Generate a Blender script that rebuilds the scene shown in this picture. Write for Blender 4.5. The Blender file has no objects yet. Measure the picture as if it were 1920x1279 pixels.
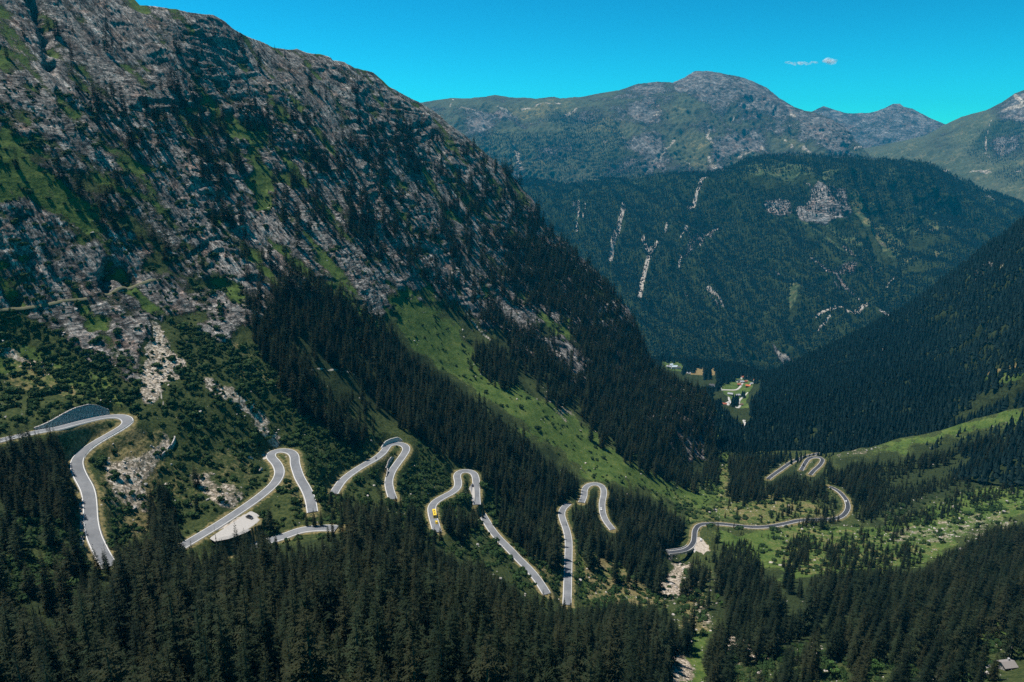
import bpy, math, random, sys, time
import numpy as np
T0 = time.time()
def log(*a): print('[scene %.1fs]' % (time.time() - T0), *a); sys.stdout.flush()
random.seed(7)
RNG = np.random.default_rng(11)
scene = bpy.context.scene
COL = scene.collection

# ------------------------------------------------------------------ camera, sky, sun, exposure
TILT = math.radians(15.5)
F = 1280.0                                    # focal length in photo pixels (24 mm on 36 mm, 1920 px wide)
cam_d = bpy.data.cameras.new('camera'); cam = bpy.data.objects.new('camera', cam_d); COL.objects.link(cam)
cam_d.sensor_width = 36; cam_d.lens = 24; cam_d.clip_start = 1; cam_d.clip_end = 40000
cam.rotation_euler = (math.pi / 2 - TILT, 0, 0)
scene.camera = cam

SUN_EL, SUN_AZ = math.radians(66), math.radians(-66)     # azimuth from +Y (ahead), negative = left
w = bpy.data.worlds.new('World'); scene.world = w; w.use_nodes = True
nt = w.node_tree; nt.nodes.clear()
sky = nt.nodes.new('ShaderNodeTexSky'); sky.sky_type = 'NISHITA'; sky.sun_disc = False
sky.sun_elevation = SUN_EL; sky.sun_rotation = SUN_AZ; sky.altitude = 1800; sky.air_density = 1.0; sky.dust_density = 0.2; sky.ozone_density = 1.0
tint = nt.nodes.new('ShaderNodeMixRGB'); tint.blend_type = 'MULTIPLY'; tint.inputs[0].default_value = 1
tint.inputs[2].default_value = (0.20, 3.9, 6.2, 1)
bg = nt.nodes.new('ShaderNodeBackground'); bg.inputs[1].default_value = 0.070
wo = nt.nodes.new('ShaderNodeOutputWorld')
pre = nt.nodes.new('ShaderNodeMixRGB'); pre.blend_type = 'MULTIPLY'; pre.inputs[0].default_value = 1; pre.inputs[2].default_value = (.26, .26, .19, 1)
gam = nt.nodes.new('ShaderNodeGamma'); gam.inputs[1].default_value = 1.6
nt.links.new(sky.outputs[0], pre.inputs[1]); nt.links.new(pre.outputs[0], gam.inputs[0]); nt.links.new(gam.outputs[0], tint.inputs[1]); nt.links.new(tint.outputs[0], bg.inputs[0]); nt.links.new(bg.outputs[0], wo.inputs[0])
sd = bpy.data.lights.new('sun', 'SUN'); sd.energy = 5.0; sd.angle = math.radians(0.55); sd.color = (1.0, 0.94, 0.86)
sun = bpy.data.objects.new('sun', sd); COL.objects.link(sun)
sun.rotation_euler = (math.pi / 2 - SUN_EL, 0, math.pi - SUN_AZ)
scene.view_settings.view_transform = 'Standard'; scene.view_settings.look = 'None'
scene.view_settings.exposure = 0.5; scene.view_settings.gamma = 1
scene.cycles.use_denoising = False
scene.cycles.max_bounces = 5; scene.cycles.diffuse_bounces = 2; scene.cycles.glossy_bounces = 2
scene.cycles.transmission_bounces = 3; scene.cycles.transparent_max_bounces = 24; scene.cycles.volume_bounces = 0
HAZE_DENSITY = 3.9e-5; HAZE_COLOR = (0.02, 0.58, 1.0)

# ------------------------------------------------------------------ helpers
ST, CT = math.sin(TILT), math.cos(TILT)
def rays(px, py):
    """photo pixel -> world direction scaled so that the forward depth is 1"""
    px = np.asarray(px, float); py = np.asarray(py, float)
    cx = (px - 960) / F; cy = (639.5 - py) / F
    return np.stack([cx, CT + cy * ST, -ST + cy * CT], -1)
def project(P):
    P = np.asarray(P, float)
    d = P[..., 1] * CT - P[..., 2] * ST
    u = P[..., 1] * ST + P[..., 2] * CT
    return 960 + F * P[..., 0] / d, 639.5 - F * u / d, d
def depth_of(p):
    """control point (px, py, kind, value) -> forward depth"""
    px, py, k, v = p; d = rays(px, py)
    return v / np.linalg.norm(d) if k == 'r' else v / d[2]

_perm = np.random.default_rng(3).permutation(256).astype(np.int32); _perm = np.concatenate([_perm, _perm])
_g = np.random.default_rng(5).normal(size=(256, 3)).astype(np.float32); _g /= np.linalg.norm(_g, axis=1, keepdims=True)
def perlin(x, y, z):
    x = np.asarray(x, np.float32); y = np.asarray(y, np.float32); z = np.asarray(z, np.float32)
    xi = np.floor(x).astype(np.int32); yi = np.floor(y).astype(np.int32); zi = np.floor(z).astype(np.int32)
    xf = x - xi; yf = y - yi; zf = z - zi
    u = xf * xf * xf * (xf * (xf * 6 - 15) + 10); v = yf * yf * yf * (yf * (yf * 6 - 15) + 10); ww = zf * zf * zf * (zf * (zf * 6 - 15) + 10)
    xi &= 255; yi &= 255; zi &= 255
    def gr(a, b, c):
        h = _perm[_perm[_perm[(xi + a) & 255] + ((yi + b) & 255)] + ((zi + c) & 255)]
        g = _g[h]
        return g[..., 0] * (xf - a) + g[..., 1] * (yf - b) + g[..., 2] * (zf - c)
    def lerp(a, b, t): return a + (b - a) * t
    x00 = lerp(gr(0, 0, 0), gr(1, 0, 0), u); x10 = lerp(gr(0, 1, 0), gr(1, 1, 0), u)
    x01 = lerp(gr(0, 0, 1), gr(1, 0, 1), u); x11 = lerp(gr(0, 1, 1), gr(1, 1, 1), u)
    return lerp(lerp(x00, x10, v), lerp(x01, x11, v), ww) * 1.5
def fbm(x, y, z, octaves=4, gain=0.5, ridged=False):
    s = 0; a = 1.0; tot = 0
    for i in range(octaves):
        n = perlin(x + 17.3 * i, y - 9.1 * i, z + 4.7 * i)
        if ridged: n = 1 - 2 * np.abs(n) 
        s = s + a * n; tot += a; a *= gain; x = x * 2.03; y = y * 2.03; z = z * 2.03
    return s / tot
def sstep(a, b, t):
    t = np.clip((t - a) / (b - a), 0, 1); return t * t * (3 - 2 * t)

# image-space rasters of traced outlines, used only to find where on the ground things stand (4 px cells)
RX0, RY0, RS, RW, RH = -320, -320, 4, 640, 460
_gx, _gy = np.meshgrid(RX0 + RS * (np.arange(RW) + .5), RY0 + RS * (np.arange(RH) + .5))
def poly_mask(poly):
    inside = np.zeros((RH, RW), bool); n = len(poly)
    for i in range(n):
        x0, y0 = poly[i]; x1, y1 = poly[(i + 1) % n]
        if y0 == y1: continue
        c = ((_gy > min(y0, y1)) & (_gy <= max(y0, y1))) & (_gx < x0 + (_gy - y0) * (x1 - x0) / (y1 - y0))
        inside ^= c
    return inside.astype(np.float32)
def line_mask(pts, wd):
    m = np.zeros((RH, RW), np.float32)
    for (x0, y0), (x1, y1) in zip(pts[:-1], pts[1:]):
        L2 = (x1 - x0) ** 2 + (y1 - y0) ** 2 + 1e-6
        t = np.clip(((_gx - x0) * (x1 - x0) + (_gy - y0) * (y1 - y0)) / L2, 0, 1)
        d = np.hypot(_gx - x0 - t * (x1 - x0), _gy - y0 - t * (y1 - y0))
        m = np.maximum(m, np.clip(1.2 - d / wd, 0, 1))
    return m
def blur(m, r):
    for ax in (0, 1):
        for _ in range(2):
            k = 2 * r + 1
            p = np.pad(m, [(r + 1, r) if a == ax else (0, 0) for a in (0, 1)], mode='edge')
            c = np.cumsum(p, axis=ax)
            m = (c[k:] - c[:-k] if ax == 0 else c[:, k:] - c[:, :-k]) / k
    return m
def sample(m, px, py):
    u = np.clip((np.asarray(px) - RX0) / RS - .5, 0, RW - 1.001); v = np.clip((np.asarray(py) - RY0) / RS - .5, 0, RH - 1.001)
    i = u.astype(int); j = v.astype(int); fu = u - i; fv = v - j
    return (m[j, i] * (1 - fu) + m[j, i + 1] * fu) * (1 - fv) + (m[j + 1, i] * (1 - fu) + m[j + 1, i + 1] * fu) * fv
def paint(base, items, soft=1):
    m = np.full((RH, RW), base, np.float32)
    for val, poly in items:
        a = blur(poly_mask(poly), soft) if soft else poly_mask(poly)
        m = m * (1 - a) + val * a
    return m

def tag(o, label=None, cat=None, group=None, kind=None):
    if label: o['label'] = label
    if cat: o['category'] = cat
    if group: o['group'] = group
    if kind: o['kind'] = kind
    return o
def mesh_np(name, V, faces, mat=None, smooth=True, parent=None, link=True, attrs=None):
    """faces: list of int arrays (n,3)/(n,4)"""
    me = bpy.data.meshes.new(name); V = np.asarray(V, np.float32)
    me.vertices.add(len(V)); me.vertices.foreach_set('co', V.ravel())
    if isinstance(faces, np.ndarray): faces = [faces]
    faces = [np.asarray(f, np.int32) for f in faces if len(f)]
    loops = np.concatenate([f.ravel() for f in faces]) if faces else np.zeros(0, np.int32)
    sizes = np.concatenate([np.full(len(f), f.shape[1], np.int32) for f in faces]) if faces else np.zeros(0, np.int32)
    if len(loops):
        me.loops.add(len(loops)); me.loops.foreach_set('vertex_index', loops)
        me.polygons.add(len(sizes)); st = np.concatenate([[0], np.cumsum(sizes)[:-1]]).astype(np.int32)
        me.polygons.foreach_set('loop_start', st)
        me.polygons.foreach_set('use_smooth', np.full(len(sizes), smooth, bool))
    for an, (typ, arr) in (attrs or {}).items():
        at_ = me.attributes.new(an, typ, 'POINT')
        at_.data.foreach_set({'FLOAT': 'value', 'INT': 'value', 'FLOAT_COLOR': 'color'}[typ], np.asarray(arr, np.int32 if typ == 'INT' else np.float32).ravel())
    me.update(calc_edges=True)
    o = bpy.data.objects.new(name, me)
    if mat: me.materials.append(mat)
    if link: COL.objects.link(o)
    if parent: o.parent = parent
    return o
class MB:
    """collects shapes into one mesh"""
    def __init__(self): self.v = []; self.f3 = []; self.f4 = []; self.fn = []
    def add(self, V, faces):
        b = sum(len(x) for x in self.v); self.v.append(np.asarray(V, float))
        for f in faces:
            f = [int(i) + b for i in f]
            (self.f3 if len(f) == 3 else self.f4 if len(f) == 4 else self.fn).append(f)
    def box(self, x0, x1, y0, y1, z0, z1, taper=0):
        t = taper
        self.add([(x0, y0, z0), (x1, y0, z0), (x1, y1, z0), (x0, y1, z0), (x0 + t, y0 + t, z1), (x1 - t, y0 + t, z1), (x1 - t, y1 - t, z1), (x0 + t, y1 - t, z1)],
                 [(3, 2, 1, 0), (4, 5, 6, 7), (0, 1, 5, 4), (1, 2, 6, 5), (2, 3, 7, 6), (3, 0, 4, 7)])
    def cyl(self, c, axis, r, L, n=12):
        c = np.array(c, float); a = {'x': (1, 2, 0), 'y': (2, 0, 1), 'z': (0, 1, 2)}[axis]; V = []
        for s in (-.5, .5):
            for k in range(n):
                p = np.zeros(3); p[a[0]] = r * math.cos(2 * math.pi * k / n); p[a[1]] = r * math.sin(2 * math.pi * k / n); p[a[2]] = s * L; V.append(c + p)
        self.add(V, [(k, (k + 1) % n, n + (k + 1) % n, n + k) for k in range(n)] + [tuple(range(n - 1, -1, -1)), tuple(range(n, 2 * n))])
    def build(self, name, mat, parent=None, smooth=False):
        V = np.concatenate(self.v); fs = []
        if self.f3: fs.append(np.array(self.f3))
        if self.f4: fs.append(np.array(self.f4))
        for f in self.fn: fs.append(np.array([f]))
        return mesh_np(name, V, fs, mat, smooth, parent)
def empty(name, loc, rz=0):
    o = bpy.data.objects.new(name, None); COL.objects.link(o); o.location = loc; o.rotation_euler = (0, 0, rz); o.empty_display_size = 1; return o

# ------------------------------------------------------------------ materials
class NT:
    def __init__(self, name):
        self.m = bpy.data.materials.new(name); self.m.use_nodes = True; self.t = self.m.node_tree; self.t.nodes.clear()
        self.out = self.n('ShaderNodeOutputMaterial')
    def n(self, typ, **kw):
        nd = self.t.nodes.new(typ)
        for k, v in kw.items(): setattr(nd, k, v)
        return nd
    def put(self, sock, v):
        if isinstance(v, bpy.types.NodeSocket): self.t.links.new(v, sock)
        elif v is not None:
            if hasattr(sock.default_value, '__len__') and not hasattr(v, '__len__'): v = (v, v, v, 1)[:len(sock.default_value)]
            if hasattr(v, '__len__') and len(v) == 3 and len(sock.default_value) == 4: v = (*v, 1)
            sock.default_value = v
    def math(self, op, a, b=0.0, clamp=False):
        nd = self.n('ShaderNodeMath', operation=op, use_clamp=clamp); self.put(nd.inputs[0], a); self.put(nd.inputs[1], b); return nd.outputs[0]
    def mix(self, f, a, b, blend='MIX'):
        nd = self.n('ShaderNodeMixRGB', blend_type=blend); self.put(nd.inputs[0], f); self.put(nd.inputs[1], a); self.put(nd.inputs[2], b); return nd.outputs[0]
    def noise(self, vec, scale, detail=5, rough=.55, dist=0):
        nd = self.n('ShaderNodeTexNoise'); self.put(nd.inputs['Vector'], vec); self.put(nd.inputs['Scale'], scale); self.put(nd.inputs['Detail'], detail)
        self.put(nd.inputs['Roughness'], rough); self.put(nd.inputs['Distortion'], dist); return nd.outputs[0]
    def voro(self, vec, scale, feature='F1', out=0):
        nd = self.n('ShaderNodeTexVoronoi', feature=feature); self.put(nd.inputs['Vector'], vec); self.put(nd.inputs['Scale'], scale); return nd.outputs[out]
    def ramp(self, f, stops, interp='LINEAR'):
        nd = self.n('ShaderNodeValToRGB'); cr = nd.color_ramp; cr.interpolation = interp
        while len(cr.elements) < len(stops): cr.elements.new(0.5)
        for e, (p, c) in zip(cr.elements, stops): e.position = p; e.color = (*c, 1) if len(c) == 3 else c
        self.put(nd.inputs[0], f); return nd.outputs[0]
    def pos(self): return self.n('ShaderNodeNewGeometry').outputs['Position']
    def mapping(self, vec, rot=(0, 0, 0), scale=(1, 1, 1)):
        nd = self.n('ShaderNodeMapping'); self.put(nd.inputs[0], vec); nd.inputs['Rotation'].default_value = rot; nd.inputs['Scale'].default_value = scale; return nd.outputs[0]
    def attr(self, name, out=0): return self.n('ShaderNodeAttribute', attribute_name=name).outputs[out]
    def sep(self, c): nd = self.n('ShaderNodeSeparateColor'); self.put(nd.inputs[0], c); return nd.outputs
    def bsdf(self, color, rough=.85, spec=.2, normal=None, metal=0):
        b = self.n('ShaderNodeBsdfPrincipled'); self.put(b.inputs['Base Color'], color); self.put(b.inputs['Roughness'], rough)
        self.put(b.inputs['Specular IOR Level'], spec); self.put(b.inputs['Metallic'], metal)
        if normal is not None: self.put(b.inputs['Normal'], normal)
        self.t.links.new(b.outputs[0], self.out.inputs[0]); return b
    def bump(self, h, dist, strength=1):
        nd = self.n('ShaderNodeBump'); nd.inputs['Strength'].default_value = strength; nd.inputs['Distance'].default_value = dist; self.put(nd.inputs['Height'], h); return nd.outputs[0]

def simple_mat(name, c, rough=.7, spec=.3, var=.25, scale=2.0, metal=0):
    t = NT(name); n = t.noise(t.pos(), scale, 4)
    col = t.mix(n, tuple(x * (1 - var) for x in c), tuple(min(1, x * (1 + var)) for x in c)); t.bsdf(col, rough, spec, metal=metal); return t.m
FALL = ((.44, .90, 0), (.62, -.30, -.72), (.65, -.32, .69))
def terrain_mat(name, k=1.0, rock_cols=None, grass=None, dry=(0.15, 0.125, 0.055), shrub=((0.014, 0.028, 0.010), (0.062, 0.074, 0.024)), bump=1.0, rot=(0.5, 0.2, -0.45)):
    """k scales the feature size: 1 near, larger for far mountains"""
    t = NT(name); P = t.pos()
    A = t.sep(t.attr('mask_a')); B = t.sep(t.attr('mask_b'))
    n1 = t.noise(P, .012 / k, 5); n2 = t.noise(P, .09 / k, 8, .62); n3 = t.noise(P, .5 / k, 6, .65); n4 = t.noise(P, .035 / k, 6, .6)
    def thr(m, amp=.75, s=5):
        a = t.math('MULTIPLY_ADD', t.math('SUBTRACT', t.math('ADD', t.math('MULTIPLY', n2, .55), t.math('MULTIPLY', n3, .45)), .5), amp * 2); 
        a.node.inputs[2].default_value = 0
        b = t.math('ADD', m, a); c = t.math('SUBTRACT', b, .5)
        d = t.math('ADD', t.math('MULTIPLY', c, s), .5, True)
        return t.math('MULTIPLY', d, t.math('MULTIPLY', m, 6, True))
    rc = rock_cols or [(0.026, 0.025, 0.024), (0.13, 0.123, 0.115), (0.30, 0.28, 0.258), (0.56, 0.52, 0.475)]
    gc = grass or [(0.025, 0.050, 0.011), (0.057, 0.094, 0.021), (0.128, 0.144, 0.042)]
    # shrubby hillside base
    col = t.mix(t.ramp(n3, [(.35, (0, 0, 0)), (.65, (1, 1, 1))]), shrub[0], shrub[1])
    gcol = t.ramp(t.math('ADD', t.math('MULTIPLY', n2, .5), t.math('MULTIPLY', n3, .5)), [(.36, gc[0]), (.5, gc[1]), (.68, gc[2])])
    col = t.mix(thr(A[1]), col, gcol)
    dcol = t.ramp(n3, [(.34, (dry[0] * .35, dry[1] * .45, dry[2] * .5)), (.52, dry), (.7, (dry[0] * 1.5, dry[1] * 1.45, dry[2] * 1.5))])
    col = t.mix(thr(A[2]), col, dcol)
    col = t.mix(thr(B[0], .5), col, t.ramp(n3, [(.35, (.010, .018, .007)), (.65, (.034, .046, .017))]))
    # rock: tilted slabs, cracks, pink-brown iron staining
    def dot(v, f):
        nd = t.n('ShaderNodeVectorMath', operation='DOT_PRODUCT'); t.put(nd.inputs[0], P); nd.inputs[1].default_value = tuple(x * f / k for x in v); return nd.outputs['Value']
    cb = t.n('ShaderNodeCombineXYZ'); t.put(cb.inputs[0], dot(FALL[0], 1)); t.put(cb.inputs[1], dot(FALL[1], .22)); t.put(cb.inputs[2], dot(FALL[2], 1)); SF = cb.outputs[0]
    SH = t.mapping(P, (.12, .10, 0), (.35 / k, .35 / k, 2.2 / k)); wsel = t.ramp(t.noise(P, .009 / k, 3), [(.44, (0, 0, 0)), (.56, (1, 1, 1))])
    S = t.mix(wsel, SF, SH)
    s1 = t.mix(wsel, t.noise(SF, .10, 8, .68, .5), t.noise(SH, .12, 8, .68, .5)); s2 = t.mix(wsel, t.noise(SF, .42, 4, .72), t.noise(SH, .34, 4, .72))
    rv = t.math('ADD', t.math('MULTIPLY', s1, .42), t.math('MULTIPLY', s2, .58))
    rcol = t.ramp(rv, [(.40, rc[0]), (.475, rc[1]), (.545, rc[2]), (.64, rc[3])])
    iron = t.ramp(t.noise(P, .05 / k, 6, .7), [(.53, (0, 0, 0)), (.64, (1, 1, 1))])
    rcol = t.mix(t.math('MULTIPLY', iron, .55), rcol, t.mix(1, rcol, (1.45, .92, .70), 'MULTIPLY'))
    ck = t.voro(SF, .25, 'DISTANCE_TO_EDGE'); crack = t.math('LESS_THAN', ck, .05)
    rcol = t.mix(t.math('MULTIPLY', crack, .55), rcol, rc[0])
    bl = t.sep(t.voro(SF, .34, 'F1', 1))[0]; bl2 = t.sep(t.voro(SF, .11, 'F1', 1))[1]; bv = t.math('ADD', t.math('MULTIPLY', bl, .6), t.math('MULTIPLY', bl2, .4))
    rcol = t.mix(1, rcol, t.ramp(bv, [(.15, (.5, .5, .5)), (.5, (.9, .9, .9)), (.85, (1.35, 1.33, 1.3))]), 'MULTIPLY')
    rm = thr(A[0], .8, 6); col = t.mix(rm, col, rcol)
    # scree: pale stones
    v = t.voro(P, .75 / k, 'F1', 1); vs = t.sep(v)[0]
    sc = t.ramp(vs, [(.0, (.10, .085, .06)), (.5, (.27, .225, .17)), (1, (.56, .48, .39))])
    B2 = thr(B[1], 1.0, 4); col = t.mix(B2, col, sc)
    # bare pale earth / gullies
    col = t.mix(thr(B[2], .35, 5), col, t.ramp(n3, [(.35, (.24, .205, .165)), (.65, (.46, .41, .35))]))
    h = t.math('ADD', t.math('MULTIPLY', t.math('ADD', rv, t.math('MULTIPLY', bv, .75)), t.math('MULTIPLY', rm, 5.0)), t.math('ADD', t.math('MULTIPLY', n3, .9), t.math('MULTIPLY', t.math('MULTIPLY', vs, B2), .6)))
    t.bsdf(col, .95, .08, t.bump(h, 1.0 * k * bump, .9))
    return t.m
def foliage_mat(name, c0, c1, attr=None, rough=.75, c2=None):
    t = NT(name); P = t.pos(); n = t.noise(P, .8, 4)
    r = t.attr(attr, 2) if attr else t.n('ShaderNodeObjectInfo').outputs['Random']
    f = t.math('ADD', t.math('MULTIPLY', n, .5), t.math('MULTIPLY', r, .5), True)
    if c2: col = t.ramp(f, [(.22, c0), (.42, c1), (.58, c2), (.78, tuple(x * 1.5 for x in c1))])
    else: col = t.mix(f, c0, c1)
    b = t.bsdf(col, rough, .06)
    return t.m
log('materials helpers ready')

# ------------------------------------------------------------------ road centre lines (photo pixels, start and end height)
ROADS = [  # key, z start, z end, points, visible, dark asphalt
 ('A', -138, -178, [(-60,840),(-10,828),(13,822),(40,816),(72,809),(110,802),(140,794),(173,786),(200,781),(225,780),(238,785),(239,793),(224,804),(205,815),(187,825),(167,838),(152,851),(144,864),(145,879),(153,897),(162,913),(167,930),(169,950),(170,973),(173,993),(178,1010),(186,1027),(194,1043),(206,1062)], 1, 0),
 ('B', -197, -203, [(338,1026),(353,1017),(370,1007),(400,989),(433,968),(467,945),(490,928),(510,911),(521,896),(524,882),(518,868),(509,858),(508,851),(516,846),(530,844),(545,847),(552,855),(553,868),(557,883),(563,898),(572,913),(579,928),(583,942),(586,960)], 1, 0),
 ('C', -204, -207, [(632,990),(612,989),(593,990),(573,992),(553,997),(533,1005),(500,1015),(477,1022),(440,1036)], 1, 0),
 ('E', -222, -243, [(625,926),(633,913),(643,900),(660,886),(680,873),(703,860),(717,849),(723,841),(729,834),(743,831),(757,834),(762,842),(755,855),(744,870),(734,885),(729,902),(731,918),(737,936)], 1, 0),
 ('F', -253, -277, [(820,998),(817,987),(813,973),(810,960),(810,950),(816,941),(830,932),(847,923),(857,914),(859,904),(857,894),(859,887),(867,883),(879,883),(888,887),(892,896),(893,911),(893,927),(894,946)], 1, 0),
 ('G', -286, -301, [(904,964),(912,977),(920,990),(933,1007),(953,1027),(973,1048),(993,1068),(1010,1089),(1026,1114)], 1, 0),
 ('H', -310, -327, [(1063,1134),(1064,1107),(1065,1073),(1066,1040),(1066,1013),(1062,993),(1055,973),(1053,962),(1057,952),(1066,944)], 1, 0),
 ('I', -330, -347, [(1090,942),(1095,930),(1096,919),(1101,911),(1111,907),(1123,908),(1131,915),(1132,927),(1129,943),(1130,960),(1136,976),(1149,993)], 1, 0),
 ('J', -374, -404, [(1252,1036),(1262,1035),(1281,1032),(1293,1026),(1300,1017),(1302,1006),(1303,995),(1310,985),(1325,982),(1350,982),(1380,985),(1410,988),(1440,987),(1470,982),(1497,976),(1530,974),(1560,973),(1578,968),(1589,955),(1588,940),(1579,927),(1568,918),(1555,912)], 1, 1),
 ('K', -410, -419, [(1519,890),(1526,882),(1537,872),(1542,863),(1538,858),(1525,857),(1515,861),(1508,871),(1502,882)], 1, 1),
 ('L', -419, -426, [(1440,898),(1450,890),(1463,881),(1477,871),(1489,864),(1512,856),(1536,850)], 1, 1),
]
def catmull(pts, n):
    P = np.array(pts, float); P = np.vstack([2 * P[0] - P[1], P, 2 * P[-1] - P[-2]]); out = []
    for i in range(1, len(P) - 2):
        t = np.linspace(0, 1, n, endpoint=False)[:, None]; a, b, c, d = P[i - 1], P[i], P[i + 1], P[i + 2]
        out.append(.5 * (2 * b + (c - a) * t + (2 * a - 5 * b + 4 * c - d) * t * t + (3 * b - a - 3 * c + d) * t ** 3))
    out.append(P[-2][None]); return np.concatenate(out)
def road_world(z0, z1, pts, step=1.2):
    q = catmull(pts, 24)
    d = rays(q[:, 0], q[:, 1]); zc = np.full(len(q), (z0 + z1) / 2.)
    for _ in range(6):                       # even fall along the true length
        P = d * (zc / d[:, 2])[:, None]; s = np.concatenate([[0], np.cumsum(np.linalg.norm(np.diff(P[:, :2], axis=0), axis=1))]); zc = z0 + (z1 - z0) * s / s[-1]
    P = d * (zc / d[:, 2])[:, None]; s = np.concatenate([[0], np.cumsum(np.linalg.norm(np.diff(P[:, :2], axis=0), axis=1))])
    m = max(4, int(s[-1] / step)); t = np.linspace(0, s[-1], m)
    W = np.stack([np.interp(t, s, P[:, k]) for k in range(3)], 1)
    for _ in range(6): W[1:-1] = .25 * W[:-2] + .5 * W[1:-1] + .25 * W[2:]
    return W
ROADW = {r[0]: road_world(r[1], r[2], r[3]) for r in ROADS}

# ------------------------------------------------------------------ near mountain, valley and foreground: control points
RIDGE = [(-260,-260,840),(-120,-150,870),(0,-90,895),(130,-40,915),(250,0,940),(330,18,950),(420,38,1015),(500,85,1065),(600,103,1120),(700,138,1185),(800,203,1245),(900,280,1275),(1000,378,1275),(1060,452,1250),(1150,545,1195),(1192,605,1175),(1240,700,1140),(1320,740,1105),(1334,790,1075),(1342,850,1045)]
CTRL = [(x, y, 'r', r) for x, y, r in RIDGE]
CTRL += [(x, y, 'z', z) for x, y, z in [
 (1380,848,-430),(1450,845,-428),(1520,846,-422),(1560,850,-415),(1620,842,-405),(1688,823,-390),(1763,808,-372),(1838,782,-350),(1920,763,-328),(2040,735,-300),(2180,700,-268),
 (-260,1420,-120),(0,1420,-122),(300,1420,-125),(640,1420,-130),(960,1420,-150),(1150,1420,-190),(1300,1420,-255),(1500,1420,-245),(1700,1420,-225),(1920,1420,-205),(2180,1420,-180),
 (-260,1279,-142),(0,1279,-145),(300,1279,-147),(640,1279,-140),(900,1279,-165),(1100,1279,-220),(1230,1279,-275),(1300,1279,-295),(1400,1279,-285),(1550,1279,-265),(1700,1279,-252),(1920,1279,-228),(2180,1279,-200),
 (-260,1120,-150),(0,1120,-155),(300,1130,-166),(500,1150,-170),(700,1150,-185),(860,1150,-215),(1000,1160,-262),(1150,1160,-314),(1250,1150,-328),(1340,1150,-330),(1500,1150,-322),(1700,1150,-315),(1920,1150,-290),(2180,1150,-260),
 (1200,1060,-345),(1262,1098,-352),(1268,1052,-387),(1330,1060,-362),(1420,1060,-368),(1560,1060,-362),(1700,1060,-355),(1850,1060,-340),(2050,1060,-315),
 (1400,1010,-379),(1550,1000,-383),(1700,1000,-380),(1850,1000,-370),(2050,1000,-350),
 (1380,940,-399),(1480,940,-401),(1680,940,-397),(1800,940,-387),(1920,930,-370),(2120,920,-348),
 (1345,900,-420),(1400,880,-425),(1640,890,-408),(1760,870,-392),(1850,860,-376),(1960,845,-352),(2120,820,-325),(1260,925,-385),(1290,895,-412),
 (-120,930,-150),(60,960,-157),(60,1040,-160)]]
CTRL += [(x, y, 'r', r) for x, y, r in [
 (0,745,492),(120,738,490),(-260,760,470),(0,640,530),(150,640,532),(300,640,546),(-260,620,500),(450,740,520),(600,720,578),(0,480,560),(200,480,592),(350,500,632),(-260,440,540),
 (0,280,618),(200,280,690),(400,330,752),(0,100,740),(200,100,825),(850,700,772),(1000,760,795),(1210,850,870)]]
for k, z0, z1, pts, vis, dk in ROADS:
    W = ROADW[k]; px, py, D = project(W)
    for i in range(0, len(W), max(1, len(W) // (8 if k not in 'AJ' else 14))):
        if k == 'J' and i < 34: continue
        CTRL.append((px[i], py[i], 'z', W[i, 2]))
class TPS:
    def __init__(self, ctrl, lam=2e-4):
        X = np.array([[c[0], c[1]] for c in ctrl]) / 100.; y = np.array([1000. / depth_of(c) for c in ctrl]); n = len(X)
        d2 = ((X[:, None] - X[None]) ** 2).sum(-1); K = .5 * d2 * np.log(d2 + 1e-9) + lam * np.eye(n)
        Pm = np.concatenate([np.ones((n, 1)), X], 1); A = np.block([[K, Pm], [Pm.T, np.zeros((3, 3))]])
        s = np.linalg.solve(A, np.concatenate([y, np.zeros(3)])); self.X, self.w, self.a = X, s[:n], s[n:]
        gx = np.arange(-300, 2241, 10.); gy = np.arange(-300, 1501, 10.); self.gx, self.gy = gx, gy
        q = np.stack(np.meshgrid(gx, gy), -1).reshape(-1, 2) / 100.; out = np.empty(len(q))
        for i in range(0, len(q), 8000):
            r = q[i:i + 8000]; e2 = ((r[:, None] - self.X[None]) ** 2).sum(-1)
            out[i:i + 8000] = (.5 * e2 * np.log(e2 + 1e-9)) @ self.w + self.a[0] + r @ self.a[1:]
        self.g = out.reshape(len(gy), len(gx))
    def depth(self, px, py):
        u = np.clip((px + 300) / 10., 1, len(self.gx) - 2.001); v = np.clip((py + 300) / 10., 1, len(self.gy) - 2.001)
        i = u.astype(int); j = v.astype(int); fu = u - i; fv = v - j; g = self.g
        def cub(f): return [-.5 * f + f * f - .5 * f ** 3, 1 - 2.5 * f * f + 1.5 * f ** 3, .5 * f + 2 * f * f - 1.5 * f ** 3, -.5 * f * f + .5 * f ** 3]
        cu, cv = cub(fu), cub(fv); s = 0
        i = np.clip(i, 1, len(self.gx) - 3); j = np.clip(j, 1, len(self.gy) - 3)
        for a in range(4):
            for b in range(4): s = s + g[j + a - 1, i + b - 1] * cv[a] * cu[b]
        return 1000. / np.maximum(s, .06)
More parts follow.
